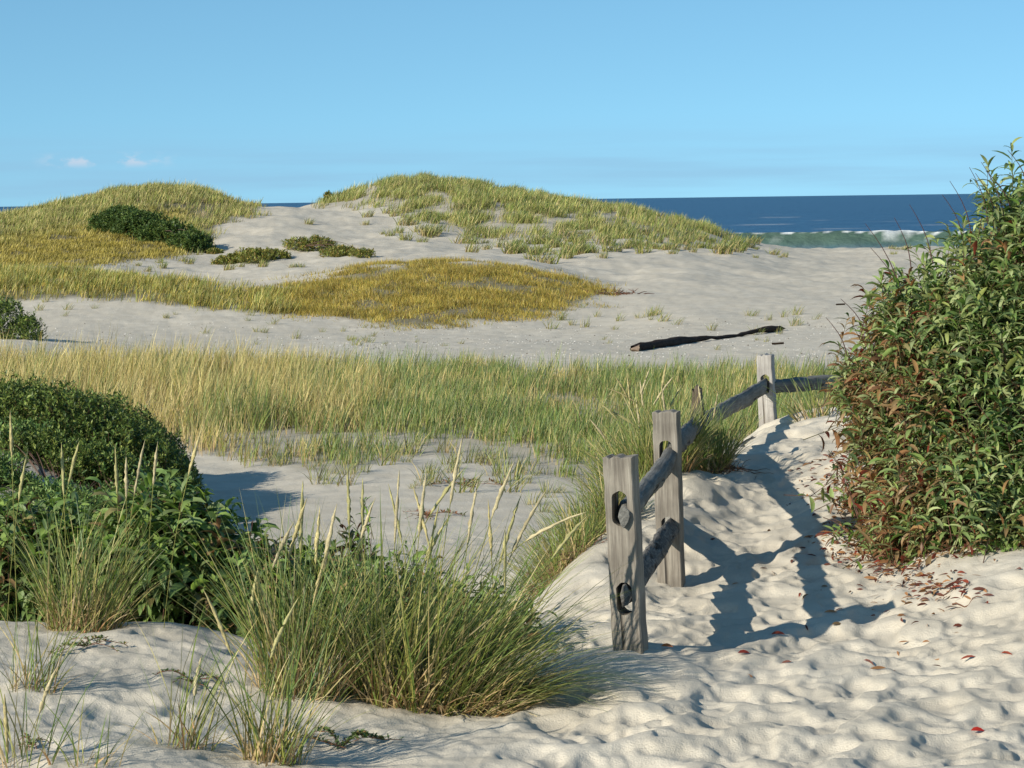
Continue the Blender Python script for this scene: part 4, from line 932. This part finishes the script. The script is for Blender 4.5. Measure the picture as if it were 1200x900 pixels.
for (u, v, lb) in [(1132, 706, 'single dry twig on smooth sand below the bush'), (1100, 694, 'short crooked twig among fallen leaves near the bush')]:
    b0 = gp(u - 16, v + 4, 9.5, 13); b1 = gp(u + 18, v - 3, 9.5, 13.5); s_ = np.linspace(0, 1, 8)[:, None]; pth = b0 * (1 - s_) + b1 * s_; pth[:, 2] = H(pth[:, 0], pth[:, 1]) + .005 + .006 * np.sin(s_[:, 0] * 9)
    v_, qd, t_ = tubes((pth - b0)[None], np.linspace(.004, .002, 8)[None], C(.16, .08, .05)[None], 5)
    tag(ob('twig', mesh_np('twig', v_, qd, M_dry, t_), loc=tuple(b0)), lb, 'twig')
for (u, v, lb) in [(985, 358, 'thin dark stick on the far smooth sand left of the bush'), (910, 404, 'short dark stick in the shelly sand below the driftwood')]:
    b0 = gp(u - 5, v, 42, 70); b1 = b0 + C(.22, .15, 0); pth = np.linspace(b0, b1, 5); pth[:, 2] = H(pth[:, 0], pth[:, 1]) + .02
    v_, qd, t_ = tubes((pth - b0)[None], np.full((1, 5), .02), C(.08, .05, .03)[None], 5)
    tag(ob('stick', mesh_np('stick', v_, qd, M_dry, t_), loc=tuple(b0)), lb, 'stick')

# ------------------------------------------------------------------ fallen leaves, shells, creeping weeds
def fallen(n_, uv, sig, d0, d1):
    P_ = []
    for i in range(n_):
        cu, cv, su, sv = uv[R.integers(len(uv))]; P_.append(gp(R.normal(cu, su), R.normal(cv, sv), d0, d1))
    return np.array(P_)
P_ = fallen(660, [(1000, 600, 35, 18), (990, 640, 30, 14), (1045, 655, 35, 10), (985, 570, 25, 14), (965, 545, 14, 18), (1060, 672, 30, 7), (1015, 655, 22, 10), (1100, 690, 25, 8), (1060, 700, 60, 22)] * 3 + [(1020, 760, 130, 60)], 1, 10, 15.5)
P_[:, 2] += .006; m_ = len(P_); a_ = R.uniform(0, 2 * PI, m_)
v_, qd, t_ = leaves(P_, np.stack([np.cos(a_), np.sin(a_), R.uniform(-.05, .5, m_)], -1), R.uniform(.03, .068, m_), R.uniform(.009, .018, m_), R.uniform(.2, 1.3, m_), pick(m_, [RED, BROWN, C(.13, .05, .035), C(.3, .17, .08)], [1.3, 2.5, 3, 1]), R.normal(0, .8, m_))
tag(ob('fallen_leaves', mesh_np('fallen_leaves', v_, qd, M_dry, t_)), 'scatter of red-brown fallen leaves on the sand along the foot of the bush', 'leaves', kind='stuff')
for (u, v, lb, col) in [(1138, 861, 'bright red leaf lying alone on the trodden sand at lower right', C(.45, .03, .02)), (775, 762, 'orange-brown leaf at the foot of the nearest post', C(.5, .16, .05)),
                        (865, 772, 'dark red leaf in the grass shadow on the path', C(.2, .03, .02)), (975, 736, 'pair-like dark leaf on the middle of the path', C(.15, .1, .05)), (1117, 738, 'curled brown leaf on sand below the twigs', C(.16, .05, .03))]:
    b0 = gp(u, v, 7.8, 12.5); b0[2] += .012
    v_, qd, t_ = leaves(C(0, 0, 0)[None], C(1, .25, .15)[None], C(.075), np.array([.032]), np.array([.5]), col[None], np.array([.5])) if False else leaves(np.zeros((1, 3)), np.array([[1, .25, .2]]), np.array([.052]), np.array([.024]), np.array([.6]), col[None], np.array([.5]))
    tag(ob('fallen_leaf', mesh_np('fallen_leaf', v_, qd, M_dry, t_), loc=tuple(b0)), lb, 'leaf')
# shell bits and litter on the flat
n_ = 6500; d = R.uniform(40, 57, n_); u = R.uniform(-50, 1100, n_); k = R.random(n_) < ss(fbm((u - 600) / F * d * .5, d * .5, 3, 81), -.1, .35) ** 1 + .08; u, d = u[k], d[k]; n_ = len(u)
x = (u - 600) / F * d; P_ = np.stack([x, d, H(x, d)], -1); s_ = R.uniform(.008, .023, n_); a_ = R.uniform(0, 2 * PI, n_)
offs = np.stack([np.cos(a_[:, None] + np.arange(4) * PI / 2), np.sin(a_[:, None] + np.arange(4) * PI / 2), np.zeros((n_, 4))], -1) * s_[:, None, None]
top_ = P_ + C(0, 0, 1) * (s_ * .8)[:, None]
V = np.concatenate([P_[:, None] + offs, top_[:, None]], 1); b_ = np.arange(n_)[:, None] * 5
Tq = np.concatenate([np.stack([b_[:, 0] + i, b_[:, 0] + (i + 1) % 4, b_[:, 0] + 4], -1)[:, None] for i in range(4)], 1)
tn = pick(n_, [C(.72, .68, .6), C(.6, .52, .42), C(.12, .09, .06)], [5, 2, 1.2])
tag(ob('shell_fragments', mesh_np('shell_fragments', V, Tq, M_dry, np.broadcast_to(tn[:, None], (n_, 5, 3)), tri=True)), 'pale broken shells strewn over the flat sand', 'shells', kind='stuff')

def weed(label, u, v, a, b, n_, r_, ll, cols=([C(.12, .17, .04), C(.09, .15, .04), C(.3, .2, .08)], [3, 2, 1])):
    b0 = gp(u, v, a, b); root = thing('sand_weed', label, 'weed', b0)
    ns_ = 9; az = R.uniform(0, 2 * PI, ns_); f = np.linspace(0, 1, 7)
    pth = np.stack([np.cos(az)[:, None] * f * r_, np.sin(az)[:, None] * f * r_ * .9, 0 * az[:, None] * f], -1); pth += R.normal(0, r_ * .03, pth.shape)
    pth[..., 2] = H(b0[0] + pth[..., 0], b0[1] + pth[..., 1]) - b0[2] + .008 + .02 * np.sin(f * PI)
    v_, qd, t_ = tubes(pth, np.full((ns_, 7), .0014), pick(ns_, [C(.22, .10, .06)], [1]), 4); ob('runners', mesh_np('runners', v_, qd, M_dry, t_), root)
    k1 = R.integers(0, ns_, n_); k2 = R.random(n_) * 6; i0 = np.minimum(k2.astype(int), 5); fr = (k2 - i0)[:, None]
    P_ = pth[k1, i0] * (1 - fr) + pth[k1, i0 + 1] * fr; a_ = R.uniform(0, 2 * PI, n_)
    v_, qd, t_ = leaves(P_, np.stack([np.cos(a_), np.sin(a_), R.uniform(.1, 1.2, n_)], -1), R.uniform(.6, 1.2, n_) * ll, R.uniform(.3, .5, n_) * ll, R.uniform(0, .6, n_), pick(n_, *cols), R.normal(0, .4, n_), K=2)
    ob('foliage', mesh_np('foliage', v_, qd, M_smallleaf, t_), root)
weed('low green weed on the left mound below the upright grass clump', 100, 760, 9.5, 10.8, 170, .17, .022)
weed('flat green weed creeping under the bottom-edge grass', 400, 878, 8, 9.2, 320, .22, .024)
weed('small green weed on bare sand left of the big clump', 225, 802, 8.6, 10.2, 120, .13, .02)
weed('tiny green weed in the bottom left corner sand', 38, 878, 8, 9, 50, .06, .022)
weed('greenish brown weed on the low sand below the grass field', 545, 570, 20, 25, 160, .35, .045, ([C(.25, .13, .06), C(.12, .14, .04)], [2, 1]))
weed('rust-brown weed on the low sand behind the clump tips', 500, 605, 17, 23, 120, .3, .04, ([C(.25, .12, .06), C(.12, .14, .04)], [2, 1]))
